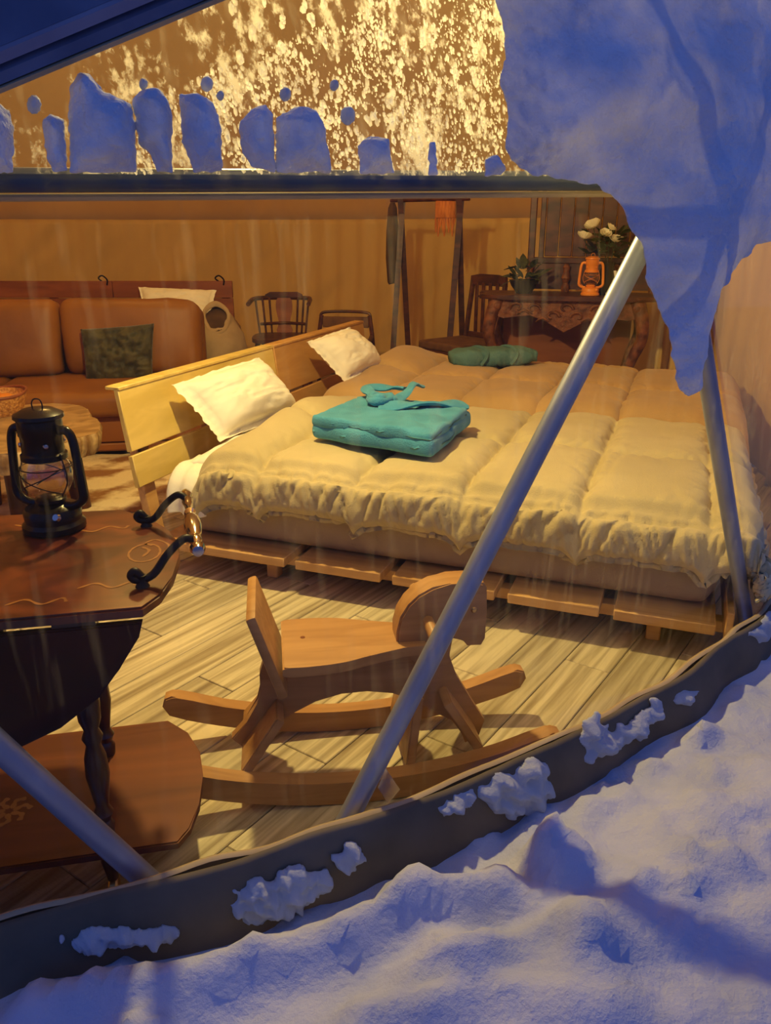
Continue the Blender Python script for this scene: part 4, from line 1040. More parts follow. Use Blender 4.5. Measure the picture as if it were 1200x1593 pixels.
# ================================================================ HURRICANE LANTERNS
def lantern(lab, loc, h, m, rz=0.0):
    s = h / 0.30; root = thing('hurricane_lantern', lab, 'lantern', loc, rz, 'hurricane lanterns')
    def lt(name, prof, mm, par=root, seg=24):
        bm = BM(); lathe(bm, [(r * s, z * s) for r, z in prof], seg); return obj(name, bm, mm, par)
    lt('fuel_tank', [(0.066, 0.0), (0.072, 0.004), (0.072, 0.016), (0.064, 0.024), (0.066, 0.046), (0.060, 0.056), (0.036, 0.064), (0.030, 0.070)], m)
    lt('burner', [(0.030, 0.068), (0.036, 0.071), (0.036, 0.078), (0.026, 0.083), (0.010, 0.087)], m)
    lt('glass_globe', [(0.030, 0.084), (0.044, 0.094), (0.056, 0.118), (0.058, 0.14), (0.053, 0.16), (0.046, 0.174)], M_glass)
    lt('hood', [(0.042, 0.170), (0.052, 0.174), (0.052, 0.186), (0.047, 0.190), (0.047, 0.228), (0.050, 0.232), (0.050, 0.266), (0.056, 0.271), (0.055, 0.279), (0.034, 0.290), (0.0, 0.293)], m)
    for k in range(4):
        t = math.pi / 4 + k * math.pi / 2; bm = BM(); lathe(bm, [(0.0, 0.004), (0.0045, 0.003), (0.006, 0.0)], 10, (0.0475 * s * math.cos(t), 0.0475 * s * math.sin(t), 0.212 * s), Matrix.Rotation(t, 3, 'Z') @ rot('Y', 90)); obj('vent_knob', bm, M_chrome if m == M_black else m, root)
    for sg in (-1, 1):
        bm = BM(); pts = spline([(sg * x * s, 0, z * s) for x, z in [(0.040, 0.060), (0.066, 0.064), (0.088, 0.080), (0.090, 0.11), (0.086, 0.17), (0.082, 0.215), (0.075, 0.236), (0.062, 0.244), (0.044, 0.240)]], 5)
        tube(bm, pts, 0.0105 * s, 10); obj('side_tube', bm, m, root)
        bm = BM(); tube(bm, spline([(sg * 0.048 * s, -0.02 * s, 0.09 * s), (sg * 0.062 * s, -0.012 * s, 0.13 * s), (sg * 0.05 * s, -0.01 * s, 0.19 * s)], 5), 0.0016 * s, 6); obj('guard_wire', bm, M_iron if m == M_black else m, root)
        # crossed guard wire on the front and back
        for fb in (-1, 1):
            bm = BM(); pts = []
            for k in range(13):
                q = k / 12; t = (-1 + 2 * q) * 1.15 * sg; z = (0.158 - 0.060 * math.sin(q * math.pi / 2)) if False else 0.155 - 0.058 * q
                r = 0.0595 if 0.11 < z < 0.15 else 0.057
                pts.append((r * s * math.sin(t), fb * r * s * math.cos(t), z * s))
            tube(bm, pts, 0.0014 * s, 6); obj('guard_wire', bm, M_iron if m == M_black else m, root)
    bm = BM(); tube(bm, [(0.058 * s * math.cos(t), 0.058 * s * math.sin(t), 0.155 * s) for t in [2 * math.pi * k / 24 for k in range(24)]], 0.0014 * s, 6, closed=True); obj('guard_ring', bm, M_iron if m == M_black else m, root)
    bm = BM(); tube(bm, spline([(-0.012 * s, 0, 0.288 * s), (-0.013 * s, 0, 0.302 * s), (-0.006 * s, 0, 0.312 * s), (0.008 * s, 0, 0.312 * s), (0.014 * s, 0, 0.302 * s), (0.013 * s, 0, 0.288 * s)], 4), 0.0016 * s, 6); obj('lift_ring', bm, M_iron if m == M_black else m, root)
    bm = BM(); tube(bm, spline([(sg * s, -0.008 * s, z * s) for sg, z in [(-0.082, 0.22), (-0.090, 0.17), (-0.084, 0.12), (-0.076, 0.09), (-0.05, 0.066)]], 4), 0.0015 * s, 6); obj('bail_wire', bm, M_iron if m == M_black else m, root)
    bm = BM(); lathe(bm, [(0.0, 0.008), (0.007, 0.007), (0.009, 0.0)], 10, (0.045 * s, -0.045 * s, 0.045 * s), rot('X', 60)); obj('filler_cap', bm, M_chrome if m == M_black else m, root)
    return root
p = at(86, 822, TZ); lantern('black hurricane lantern with clear glass standing on the mahogany table', (p.x, p.y, TZ + 0.001), 0.266, M_black, math.radians(-14))

# ================================================================ FAR FURNITURE
# rug
bm = BM(); n = 44; pts = []
rc = at(195, 735, 0)
ringo = [(0.66 * (1 + 0.16 * math.sin(3 * t + 1) + 0.10 * math.sin(5 * t)) * math.cos(t), 0.62 * (1 + 0.12 * math.sin(2 * t) + 0.1 * math.sin(7 * t)) * math.sin(t)) for t in [2 * math.pi * k / n for k in range(n)]]
ctr = bm.verts.new((0, 0, 0.024)); rows = []
for f, z in ((0.35, 0.024), (0.7, 0.022), (0.94, 0.018), (1.0, 0.004)):
    rows.append([bm.verts.new((x * f, y * f, z + 0.004 * noise.noise(Vector((x * f * 9, y * f * 9, 1))))) for x, y in ringo])
for k in range(n): bm.faces.new((ctr, rows[0][k], rows[0][(k + 1) % n]))
for A, B in zip(rows, rows[1:]):
    for k in range(n): bm.faces.new((A[k], B[k], B[(k + 1) % n], A[(k + 1) % n]))
o = obj('hide_rug', bm, M_rug, None); o.location = (rc.x - 0.12, rc.y - 0.22, 0.0); tag(o, 'cream and brown patched hide rug on the floor behind the headboard', 'rug')

# sofa
sfr = Vector((-1.06, 4.46, 0)); srot = math.radians(9)
sofa = thing('sofa', 'long tan leather sofa with loose back cushions', 'sofa', sfr, srot)
SW = 2.35
bm = BM(); box(bm, (-SW / 2, 0.46, 0.17), (SW, 0.86, 0.15), bev=0.02, seg=2); obj('seat_base', bm, M_leatherd, sofa)
bm = BM(); box(bm, (-SW / 2, 0.44, 0.065), (SW - 0.06, 0.80, 0.05), bev=0.01); obj('plinth_rail', bm, M_leatherd, sofa)
for x in (-0.08, -SW / 2, -SW + 0.08):
    for y in (0.10, 0.80):
        bm = BM(); box(bm, (x, y, 0.022), (0.06, 0.06, 0.044), bev=0.004); obj('foot', bm, M_dark, sofa)
def soft_box(bm, c, s, bev, wr, seed, sub=2):
    box(bm, (0, 0, 0), s, bev=bev, seg=4)
    bmesh.ops.subdivide_edges(bm, edges=[e for e in bm.edges if e.calc_length() > 0.12], cuts=5, use_grid_fill=True)
    for v in bm.verts:
        k = Vector((v.co.x / s[0] * 2, v.co.y / s[1] * 2, v.co.z / s[2] * 2))
        b_ = (1 - k.x ** 4) * (1 - k.z ** 4); v.co.y += math.copysign(0.03, k.y) * max(0, b_)
        v.co += Vector((1, 1, 1)) * wr * fbm(v.co * 4 + Vector((seed, 0, 0)), 3); v.co += Vector(c)
for k in range(2):
    x0 = -0.03 - k * 1.14
    bm = BM(); soft_box(bm, (x0 - 0.57, 0.36, 0.318), (1.13, 0.74, 0.15), 0.05, 0.006, k * 3.0)
    obj('seat_cushion', bm, M_leather, sofa, angle=180)
bm = BM(); soft_box(bm, (-SW / 2, 0.88, 0.45), (SW, 0.16, 0.62), 0.06, 0.005, 4); obj('back_frame', bm, M_leather, sofa, angle=180)
for k in range(3):
    x0 = 0.0 - k * 0.85
    if k == 2: wdt = 0.60
    else: wdt = 0.84
    bm = BM(); soft_box(bm, (0, 0, 0), (wdt, 0.20, 0.46), 0.075, 0.016, 10 + k)
    R = rot('X', -10)
    for v in bm.verts:
        if v.co.z > 0 and k == 0 and v.co.x > 0.3: v.co.z -= 0.04 * ((v.co.x - 0.3) / 0.12)
        v.co = R @ v.co + Vector((x0 - wdt / 2 - 0.01, 0.70, 0.61))
    obj('back_cushion', bm, M_leather, sofa, angle=180)
# green cushion
pl_p = Vector((-1.6, 4.86, 0.6)); pl_n = Vector((0.14, -0.95, 0.25)).normalized()
sy = Vector((-math.sin(srot), math.cos(srot), 0)); pl_n = (-sy + Vector((0, 0, 0.22))).normalized(); pl_p = sfr + sy * 0.50 + Vector((0, 0, 0.5))
P = [on_plane(x, y, pl_p, pl_n) for x, y in [(134, 598), (238, 588), (240, 503), (125, 512)]]
cushion('throw_cushion', P, 0.12, M_green, 'dark green velvet cushion leaning on the tan sofa', 'cushion', wr=0.022, seed=3, pinch=0.03)

# bed behind the sofa
b2 = thing('wooden_bed', 'low brown wooden bed with a long headboard behind the sofa', 'bed', (-2.15, 6.32, 0), 0)
zb = at_depth(200, 437, 6.32).z; xr = at_depth(362, 450, 6.32).x + 2.15
for k in range(3):
    wd = 0.92; x1 = xr - k * (wd + 0.004)
    for za, zb_ in ((zb - 0.125, zb), (zb - 0.40, zb - 0.130)):
        bm = BM(); box(bm, (x1 - wd / 2, 0, (za + zb_) / 2), (wd, 0.03, zb_ - za), bev=0.003); obj('headboard_panel', bm, M_brownbed, b2)
for x in (xr - 0.06, xr - 1.4, xr - 2.7):
    bm = BM(); box(bm, (x, 0.035, zb / 2 - 0.02), (0.06, 0.04, zb - 0.04), bev=0.003); obj('post', bm, M_brownbed, b2)
bm = BM(); box(bm, (xr - 1.50, -0.42, 0.20), (2.2, 0.78, 0.05), bev=0.004); obj('base_board', bm, M_brownbed, b2)
for x in (xr - 0.48, xr - 2.5):
    bm = BM(); box(bm, (x, -0.75, 0.0875), (0.06, 0.06, 0.175), bev=0.004); obj('leg', bm, M_brownbed, b2)
for px_ in (161, 342):
    q = at_depth(px_, 437, 6.32) - Vector(b2.location); bm = BM()
    tube(bm, spline([(q.x, 0.0, zb - 0.01), (q.x - 0.03, -0.018, zb + 0.02), (q.x + 0.0, -0.02, zb + 0.04), (q.x + 0.035, -0.02, zb + 0.01), (q.x + 0.03, -0.018, zb - 0.03)], 4), 0.006, 6); obj('cable_loop', bm, M_black, b2)
bm = BM(); box(bm, (0, 0, 0.16), (2.15, 0.72, 0.32), bev=0.06, seg=3); o = obj('mattress', bm, M_matt, None); o.location = (-2.15 + xr - 1.50, 5.90, 0.2255); tag(o, 'mattress of the brown bed hidden behind the sofa', 'mattress')
P = [at_depth(x, y, Y) for (x, y), Y in [((222, 500), 6.06), ((330, 500), 6.06), ((335, 452), 6.22), ((217, 447), 6.22)]]
cushion('pillow', P, 0.16, M_pillow, 'white pillow standing against the brown headboard behind the sofa', 'pillow', seed=12, wr=0.010, pinch=0.06, frill=0.01)

# slab coffee table with basket
ST = 0.43
slab = [(100, 628), (128, 632), (140, 642), (138, 648), (148, 650), (155, 658), (152, 672), (132, 678), (118, 682), (95, 690), (50, 700), (0, 706), (-60, 700), (-90, 670), (-60, 645), (0, 634), (60, 628)]
sc_ = at(30, 665, ST); cof = thing('slab_table', 'live-edge wooden slab coffee table in front of the sofa', 'table', (sc_.x, sc_.y, 0))
op = spl2([(v.x - sc_.x, v.y - sc_.y) for v in [at(x, y, ST) for x, y in slab]], 4)
bm = BM(); n = len(op); top_ = [bm.verts.new((a, b, ST)) for a, b in op]; bm.faces.new(top_); obj('slab_face', bm, M_slab, cof)
bm = BM(); rows = []
for z, f in ((ST - 0.0005, 1.0), (ST - 0.02, 1.02), (ST - 0.06, 1.0), (ST - 0.095, 0.95)):
    rows.append([bm.verts.new((a * f * (1 + 0.012 * math.sin(k * 2.3)), b * f * (1 + 0.012 * math.sin(k * 2.3)), z)) for k, (a, b) in enumerate(op)])
for A, B in zip(rows, rows[1:]):
    for k in range(n): bm.faces.new((A[k], A[(k + 1) % n], B[(k + 1) % n], B[k]))
bm.faces.new(rows[-1]); bm.faces.new(rows[0][::-1]); obj('bark_edge', bm, M_bark, cof)
for a, b in ((-0.22, 0.12), (0.16, 0.10), (-0.02, -0.06)):
    bm = BM(); tube(bm, [(a, b, ST - 0.09), (a * 1.15, b * 1.2, 0.0)], [0.05, 0.04], 10); obj('leg', bm, M_dark, cof)
q = at(4, 650, ST); bk = thing('basket', 'shallow woven basket on the slab coffee table', 'basket', (q.x - 0.06, q.y + 0.08, ST + 0.001))
bm = BM(); lathe(bm, [(0.0, 0.002), (0.10, 0.0), (0.125, 0.035), (0.138, 0.085), (0.142, 0.10), (0.132, 0.10), (0.118, 0.04), (0.095, 0.014), (0.0, 0.012)], 28); obj('woven_body', bm, M_wicker, bk)
bm = BM(); tube(bm, [(0.139 * math.cos(t), 0.139 * math.sin(t), 0.102 + 0.008 * math.sin(2 * t)) for t in [2 * math.pi * k / 30 for k in range(30)]], 0.007, 8, closed=True); obj('rim', bm, M_brownbed, bk)
bm = BM(); lathe(bm, [(0.0, 0.09), (0.06, 0.085), (0.11, 0.06), (0.112, 0.04), (0.0, 0.035)], 20); 
for v in bm.verts: v.co.z += 0.012 * fbm(v.co * 20, 2)
obj('cloth_lining', bm, M_orange, bk)

# pale tote behind the sofa end
q = at_depth(340, 484, 5.62); q.x += 0.01; hb_ = thing('storage_bag', 'pale cloth storage bag with a dark opening behind the sofa end', 'bag', (q.x, q.y, 0), math.radians(10))
zt_ = q.z; bm = BM(); prof = [(0.0, 0.0), (0.17, 0.0), (0.20, 0.06), (0.19, zt_ * 0.5), (0.17, zt_ * 0.8), (0.115, zt_ * 0.91), (0.080, zt_ * 0.955)]
lathe(bm, prof, 26); 
for f in [f for f in bm.faces if len(f.verts) > 5]: bm.faces.remove(f)
for v in bm.verts: v.co += Vector((v.co.x, v.co.y, 0)).normalized() * 0.045 * fbm(v.co * 6, 3) if v.co.xy.length > 0.01 else Vector()
def tilt(bm):
    for v in bm.verts:
        k = max(0, (v.co.z / zt_ - 0.72) / 0.28); v.co.z += k * (v.co.y * 1.0 - 0.02); v.co.y -= 0.05 * k; v.co.x -= 0.03 * k
tilt(bm); o = obj('bag_body', bm, M_bag, hb_, angle=180)
bm = BM(); lathe(bm, [(0.0, zt_ * 0.90), (0.085, zt_ * 0.945)], 20); tilt(bm); obj('dark_inside', bm, M_darkcloth, hb_)
bm = BM(); tube(bm, [(0.082 * math.cos(t) * (1 + 0.1 * math.sin(3 * t)), 0.082 * math.sin(t), zt_ * 0.955 + 0.02 * math.sin(t)) for t in [2 * math.pi * k / 22 for k in range(22)]], 0.013, 8, closed=True); tilt(bm); obj('rolled_rim', bm, M_bag, hb_)

# captain's chair
q = at_depth(440, 455, 6.5); ch = thing('captains_chair', 'dark captain\'s chair with spindle back standing by the canvas wall', 'chair', (q.x, 6.5, 0), math.radians(0), 'dark wooden chairs')
zt_ = q.z
bm = BM(); prism(bm, spl2([(-0.21, -0.02), (-0.22, -0.25), (-0.17, -0.42), (0, -0.44), (0.17, -0.42), (0.22, -0.25), (0.21, -0.02), (0.12, 0.03), (-0.12, 0.03)], 3), 0.43, 0.46, lambda a, b, t: Vector((a, b, t)), bev=0.006); obj('seat', bm, M_dark, ch)
for sx in (-1, 1):
    for y0, y1 in ((-0.36, -0.42), (-0.02, 0.05)):
        bm = BM(); tube(bm, [(sx * 0.16, y0, 0.44), (sx * 0.18, (y0 + y1) / 2, 0.22), (sx * 0.20, y1, 0.0)], [0.02, 0.024, 0.014], 10); obj('leg', bm, M_dark, ch)
bm = BM(); tube(bm, [(-0.185, -0.2, 0.2), (0.185, -0.2, 0.2)], 0.011, 8); obj('stretcher', bm, M_dark, ch)
zr = zt_ - 0.045
bm = BM(); pts = spline([(-0.23, -0.30, zr - 0.02), (-0.225, -0.1, zr), (-0.18, 0.03, zr), (0, 0.08, zr), (0.18, 0.03, zr), (0.225, -0.1, zr), (0.23, -0.30, zr - 0.02)], 5); tube(bm, pts, 0.017, 8); obj('arm_bow', bm, M_dark, ch)
bm = BM(); prism(bm, [(-0.15, zr), (-0.15, zt_ - 0.02), (-0.11, zt_), (0.11, zt_), (0.15, zt_ - 0.02), (0.15, zr)], 0.045, 0.08, lambda a, b, t: Vector((a, t, b)), bev=0.006); obj('crest', bm, M_dark, ch)
bm = BM(); prism(bm, spl2([(-0.06, 0.46), (-0.045, 0.54), (-0.065, 0.64), (-0.05, zr), (0.05, zr), (0.065, 0.64), (0.045, 0.54), (0.06, 0.46)], 3), 0.052, 0.066, lambda a, b, t: Vector((a, t - (zr - b) * 0.12, b))); obj('splat', bm, M_brownbed, ch)
for x in (-0.21, -0.165, -0.115, 0.115, 0.165, 0.21):
    y = 0.055 - 3.0 * (abs(x) - 0.1) ** 2 * 3 if abs(x) > 0.1 else 0.055
    bm = BM(); tube(bm, [(x * 0.86, min(0.0, y - 0.05), 0.46), (x * 1.0, y - 0.01, zr)], [0.008, 0.009], 8); obj('spindle', bm, M_dark, ch)
bm = BM(); tube(bm, spline([(-0.18, -0.05, 0.535), (0, 0.03, 0.535), (0.18, -0.05, 0.535)], 5), 0.012, 8); obj('back_rail', bm, M_dark, ch)

# low armchair
q = at_depth(536, 487, 5.95); ch = thing('low_armchair', 'low dark armchair with padded top rail behind the headboard', 'chair', (q.x, 5.95, 0), math.radians(-8), 'dark wooden chairs')
zt_ = q.z
bm = BM(); box(bm, (0, -0.22, 0.33), (0.42, 0.44, 0.08), bev=0.02, seg=2); obj('seat', bm, M_uphol, ch)
for sx in (-1, 1):
    bm = BM(); tube(bm, spline([(sx * 0.18, 0.04, zt_ - 0.02), (sx * 0.205, 0.03, 0.45), (sx * 0.22, 0.05, 0.0)], 4), 0.016, 8); obj('back_leg', bm, M_dark, ch)
    bm = BM(); tube(bm, [(sx * 0.20, -0.40, 0.46), (sx * 0.21, -0.41, 0.0)], 0.016, 8); obj('front_leg', bm, M_dark, ch)
    bm = BM(); tube(bm, spline([(sx * 0.195, 0.03, 0.50), (sx * 0.22, -0.2, 0.50), (sx * 0.20, -0.42, 0.46)], 4), 0.016, 8); obj('armrest', bm, M_dark, ch)
    for y in (-0.1, -0.25):
        bm = BM(); tube(bm, [(sx * 0.21, y, 0.33), (sx * 0.215, y, 0.495)], 0.008, 6); obj('spindle', bm, M_dark, ch)
bm = BM(); tube(bm, spline([(-0.19, 0.04, zt_ - 0.03), (-0.16, 0.045, zt_), (0, 0.06, zt_ + 0.006), (0.16, 0.045, zt_), (0.19, 0.04, zt_ - 0.03)], 5), 0.011, 8); obj('top_rail', bm, M_dark, ch)
bm = BM(); box(bm, (0, 0.045, zt_ - 0.07), (0.35, 0.03, 0.08), bev=0.012, seg=2); obj('back_pad', bm, M_uphol, ch)
for x in (-0.12, -0.04, 0.04, 0.12):
    bm = BM(); tube(bm, [(x, 0.045, 0.36), (x, 0.045, zt_ - 0.10)], 0.008, 6); obj('back_spindle', bm, M_dark, ch)

# clothes rack
q1, q2 = at_depth(625, 312, 6.55), at_depth(716, 312, 6.25); rk = thing('clothes_rack', 'tall dark wooden A-frame clothes rack by the canvas wall', 'clothes rack', (q1.x, 6.55, 0))
rkl = Vector(rk.location); d = (q2 - q1); d.z = 0; dn = d.normalized(); sp = Vector((dn.y, -dn.x, 0)); zt_ = q1.z
RT = {}
for base, nm in ((q1, 'a'), (q2, 'b')):
    for sg in (-1, 1):
        tp_ = base - rkl; tp_.z = zt_ + 0.02
        ft = base - rkl + Vector((0.085 * sg, 0.14 * sg, 0)); ft.z = 0.0
        tp2 = tp_ - Vector((0.010 * sg, 0.012 * sg, 0))
        bm = BM(); a_ = (tp2 - ft).normalized(); b1_ = Vector((1, 0, 0)); c1_ = a_.cross(b1_).normalized(); b1_ = c1_.cross(a_)
        V8 = [bm.verts.new(p + b1_ * 0.022 * e + c1_ * 0.013 * f) for p in (ft, tp2) for e, f in ((-1, -1), (1, -1), (1, 1), (-1, 1))]
        for f in ((0, 1, 2, 3), (7, 6, 5, 4), (0, 4, 5, 1), (1, 5, 6, 2), (2, 6, 7, 3), (3, 7, 4, 0)): bm.faces.new([V8[i] for i in f])
        obj('upright', bm, M_dark, rk, smooth=False)
a0, a1 = q1 - rkl - dn * 0.10, q2 - rkl + dn * 0.08; a0.z = a1.z = zt_
bm = BM(); tube(bm, [a0, a1], 0.013, 10); obj('hanging_rail', bm, M_dark, rk)
for f in (0.0, 1.0):
    m0 = (q1 if f == 0 else q2) - rkl; bm = BM(); tube(bm, [m0 + Vector((-0.068, -0.11, -m0.z + 0.28)), m0 + Vector((0.068, 0.11, -m0.z + 0.28))], 0.012, 8); obj('side_stretcher', bm, M_dark, rk)
bm = BM(); box(bm, ((q1 + q2) / 2 - rkl) * 1.0 - Vector((0, 0, ((q1 + q2) / 2).z - 0.30)), (d.length + 0.05, 0.16, 0.015), Matrix.Rotation(math.atan2(d.y, d.x), 3, 'Z')); obj('lower_shelf', bm, M_dark, rk)
# hanging orange tassel scarf and dark garment
q = at_depth(694, 316, 6.25); tz = thing('tassel_scarf', 'orange fringed scarf hanging from the clothes rack rail', 'scarf', (q.x, 6.29, zt_ - 0.01))
hgt = zt_ - at_depth(694, 366, 6.25).z
bm = BM(); box(bm, (0, 0, -0.06), (0.15, 0.030, 0.12), bev=0.012, seg=2); obj('folded_band', bm, M_tassel, tz)
for k in range(9):
    x = -0.068 + 0.017 * k; bm = BM(); ln = hgt * (0.88 + 0.14 * math.sin(k * 2.1)); tube(bm, spline([(x, 0, -0.09), (x + 0.004 * math.sin(k), 0.004, -0.6 * ln), (x + 0.008 * math.sin(k * 3), 0, -ln)], 3), [0.008] * 3 + [0.009] * 3 + [0.004], 6); obj('tassel', bm, M_tassel, tz)
q = at_depth(611, 330, 6.6); gm = thing('dark_coat', 'dark brown garment hanging at the end of the clothes rack', 'coat', (q.x, 6.60, zt_ - 0.012))
hl = zt_ - at_depth(611, 438, 6.6).z
bm = BM(); rows = []
for z, wx, wy in ((-0.01, 0.012, 0.012), (-0.05, 0.03, 0.04), (-0.22, 0.045, 0.10), (-hl * 0.7, 0.05, 0.12), (-hl, 0.035, 0.10)):
    rows.append([bm.verts.new(((wx + 0.008 * math.sin(5 * t)) * math.cos(t), wy * math.sin(t), z + 0.01 * math.sin(3 * t))) for t in [2 * math.pi * k / 16 for k in range(16)]])
for A, B in zip(rows, rows[1:]):
    for k in range(16): bm.faces.new((A[k], A[(k + 1) % 16], B[(k + 1) % 16], B[k]))
bm.faces.new(rows[0][::-1]); bm.faces.new(rows[-1]); obj('cloth', bm, M_darkcloth, gm)
bm = BM(); tube(bm, spline([(0, 0, -0.015), (0, 0.012, 0.02), (0, 0.0, 0.034), (0, -0.016, 0.02)], 4), 0.003, 6); obj('hook', bm, M_iron, gm)

# slat-back dining chair
q = at_depth(757, 427, 6.0); zt_ = q.z; ch = thing('dining_chair', 'dark slat-back dining chair with a padded seat beside the carved console', 'chair', (q.x, 6.0, 0), math.radians(-52), 'dark wooden chairs')
bm = BM(); box(bm, (0, -0.24, 0.455), (0.44, 0.44, 0.06), bev=0.02, seg=3); obj('seat_pad', bm, M_uphol, ch)
bm = BM(); box(bm, (0, -0.24, 0.405), (0.43, 0.43, 0.04), bev=0.004); obj('seat_frame', bm, M_dark, ch)
for sx in (-1, 1):
    bm = BM(); tube(bm, spline([(sx * 0.17, 0.02, 0.0), (sx * 0.18, -0.015, 0.42), (sx * 0.165, 0.03, zt_ - 0.05)], 5), 0.019, 8); obj('back_post', bm, M_dark, ch)
    bm = BM(); tube(bm, [(sx * 0.19, -0.42, 0.0), (sx * 0.19, -0.42, 0.40)], [0.014, 0.02], 8); obj('front_leg', bm, M_dark, ch)
bm = BM(); prism(bm, [(-0.185, zt_ - 0.08), (-0.18, zt_ - 0.015), (-0.09, zt_), (0.09, zt_), (0.18, zt_ - 0.015), (0.185, zt_ - 0.08)], 0.015, 0.042, lambda a, b, t: Vector((a, t, b)), bev=0.005); obj('crest_rail', bm, M_dark, ch)
bm = BM(); box(bm, (0, 0.0, 0.50), (0.34, 0.022, 0.04), bev=0.004); obj('lower_rail', bm, M_dark, ch)
for x in (-0.105, -0.035, 0.035, 0.105):
    bm = BM(); box(bm, (x, 0.012, (0.50 + zt_ - 0.06) / 2), (0.030, 0.012, zt_ - 0.56), bev=0.002); obj('back_slat', bm, M_dark, ch)

# carved console
KZ = 0.85; ka, kb = at(757, 458, KZ), at(1012, 463, KZ); kb = ka + (kb - ka); kd = (kb - ka); KW = kd.length; krot = math.atan2(kd.y, kd.x)
con = thing('carved_console', 'dark carved wooden console table with curved legs', 'console table', ka, krot)
def kz(z): return z - KZ
con.location = (ka.x, ka.y, 0)
bm = BM(); prism(bm, spl2([(-0.02, -0.01), (KW * .5, -0.045), (KW + 0.02, -0.01), (KW + 0.02, 0.2), (KW + 0.02, 0.40), (-0.02, 0.40), (-0.02, 0.2)], 4), KZ - 0.028, KZ, lambda a, b, t: Vector((a, b, t)), bev=0.008); obj('top', bm, M_dark, con)
bm = BM(); ap = [(0.03, KZ - 0.028), (KW - 0.03, KZ - 0.028), (KW - 0.03, KZ - 0.12), (KW - 0.12, KZ - 0.15), (KW * 0.72, KZ - 0.12), (KW * 0.62, KZ - 0.16), (KW * 0.5, KZ - 0.23), (KW * 0.38, KZ - 0.16), (KW * 0.28, KZ - 0.12), (0.12, KZ - 0.15), (0.03, KZ - 0.12)]
prism(bm, ap, 0.005, 0.03, lambda a, b, t: Vector((a, t, b)), bev=0.004); obj('apron', bm, M_carved, con)
# carved scrolls standing proud of the apron
for k, (cx_, cz_, sgn) in enumerate([(KW * 0.30, KZ - 0.085, 1), (KW * 0.42, KZ - 0.13, 1), (KW * 0.58, KZ - 0.13, -1), (KW * 0.70, KZ - 0.085, -1), (KW * 0.5, KZ - 0.08, 1), (KW * 0.20, KZ - 0.08, -1), (KW * 0.80, KZ - 0.08, 1)]):
    pts = []
    for i in range(16):
        t = i / 15 * 4.6; r = 0.048 * (1 - i / 19); pts.append((cx_ + sgn * r * math.cos(t), -0.002, cz_ + r * 0.8 * math.sin(t)))
    bm = BM(); tube(bm, pts, [0.010 - 0.004 * i / 15 for i in range(16)], 7); obj('carved_scroll', bm, M_carved, con)
    bm = BM(); tube(bm, spline([(cx_ - sgn * 0.02, 0, cz_ - 0.03), (cx_ - sgn * 0.06, -0.004, cz_ - 0.01), (cx_ - sgn * 0.10, 0, cz_ - 0.035)], 4), [0.006] * 4 + [0.007] * 4 + [0.003], 6); obj('carved_leaf', bm, M_carved, con)
for x0, sx in ((0.07, -1), (KW - 0.07, 1)):
    for y0, sy_ in ((0.03, -1), (0.35, 1)):
        bm = BM(); pts = spline([(x0, y0, KZ - 0.03), (x0 + sx * 0.035, y0 + sy_ * 0.02, KZ - 0.14), (x0 + sx * 0.045, y0 + sy_ * 0.02, KZ - 0.26), (x0 - sx * 0.01, y0, KZ - 0.42), (x0 - sx * 0.035, y0, 0.24), (x0 - sx * 0.01, y0, 0.10), (x0 + sx * 0.045, y0 + sy_ * 0.02, 0.03), (x0 + sx * 0.06, y0 + sy_ * 0.03, 0.0)], 5)
        n = len(pts); rad = [0.048 * (1 - 0.62 * min(1, i / n * 1.25)) + (0.014 if i > n - 6 else 0) for i in range(n)]
        tube(bm, pts, rad, 12); obj('cabriole_leg', bm, M_carved, con)
        bm = BM(); lathe(bm, [(0.0, 0.012), (0.016, 0.010), (0.026, 0.0)], 14, (x0, y0 - 0.046 if sy_ < 0 else y0 + 0.046, KZ - 0.07), rot('X', 90 if sy_ < 0 else -90)); obj('rosette', bm, M_carved, con)
bm = BM(); box(bm, (KW / 2, 0.385, KZ - 0.30), (KW - 0.16, 0.016, 0.54)); obj('back_panel', bm, M_brownbed, con)
bm = BM(); box(bm, (KW / 2, 0.20, 0.11), (KW - 0.12, 0.30, 0.03), bev=0.004); obj('stretcher_shelf', bm, M_dark, con)
# mirror back standing on the console
kn = Vector((-math.sin(krot), math.cos(krot), 0)); ke = Vector((math.cos(krot), math.sin(krot), 0))
mb = ka + kn * 0.36; mb.z = KZ + 0.001
mir = thing('mirror_screen', 'dark framed panelled mirror stand on the carved console', 'mirror', mb, krot)
def mloc(x, y): v = on_plane(x, y, mb, kn) - mb; return v.dot(ke), v.z
x0 = mloc(822, 400)[0]; x1 = x0 + 0.84; zt_ = 0.78; zlo = mloc(860, 405)[1]
for x in (x0 + 0.02, x1 - 0.02):
    bm = BM(); box(bm, (x, 0, zt_ / 2), (0.045, 0.03, zt_), bev=0.005); obj('frame_post', bm, M_dark, mir)
for x in (x0 + 0.085, x1 - 0.085):
    bm = BM(); box(bm, (x, 0, (zlo + zt_) / 2), (0.035, 0.026, zt_ - zlo), bev=0.004); obj('inner_post', bm, M_dark, mir)
for z in (zlo, zt_ - 0.02):
    bm = BM(); box(bm, ((x0 + x1) / 2, 0, z), (x1 - x0, 0.032, 0.04), bev=0.005); obj('frame_rail', bm, M_dark, mir)
nb = 7
for k in range(nb):
    xa = x0 + 0.105 + (x1 - x0 - 0.21) * k / nb; wd = (x1 - x0 - 0.21) / nb
    bm = BM(); box(bm, (xa + wd / 2, 0.004 * (k % 2), (zlo + zt_) / 2), (wd - 0.004, 0.014, zt_ - zlo - 0.05), bev=0.004); obj('panel_board', bm, M_dark, mir)
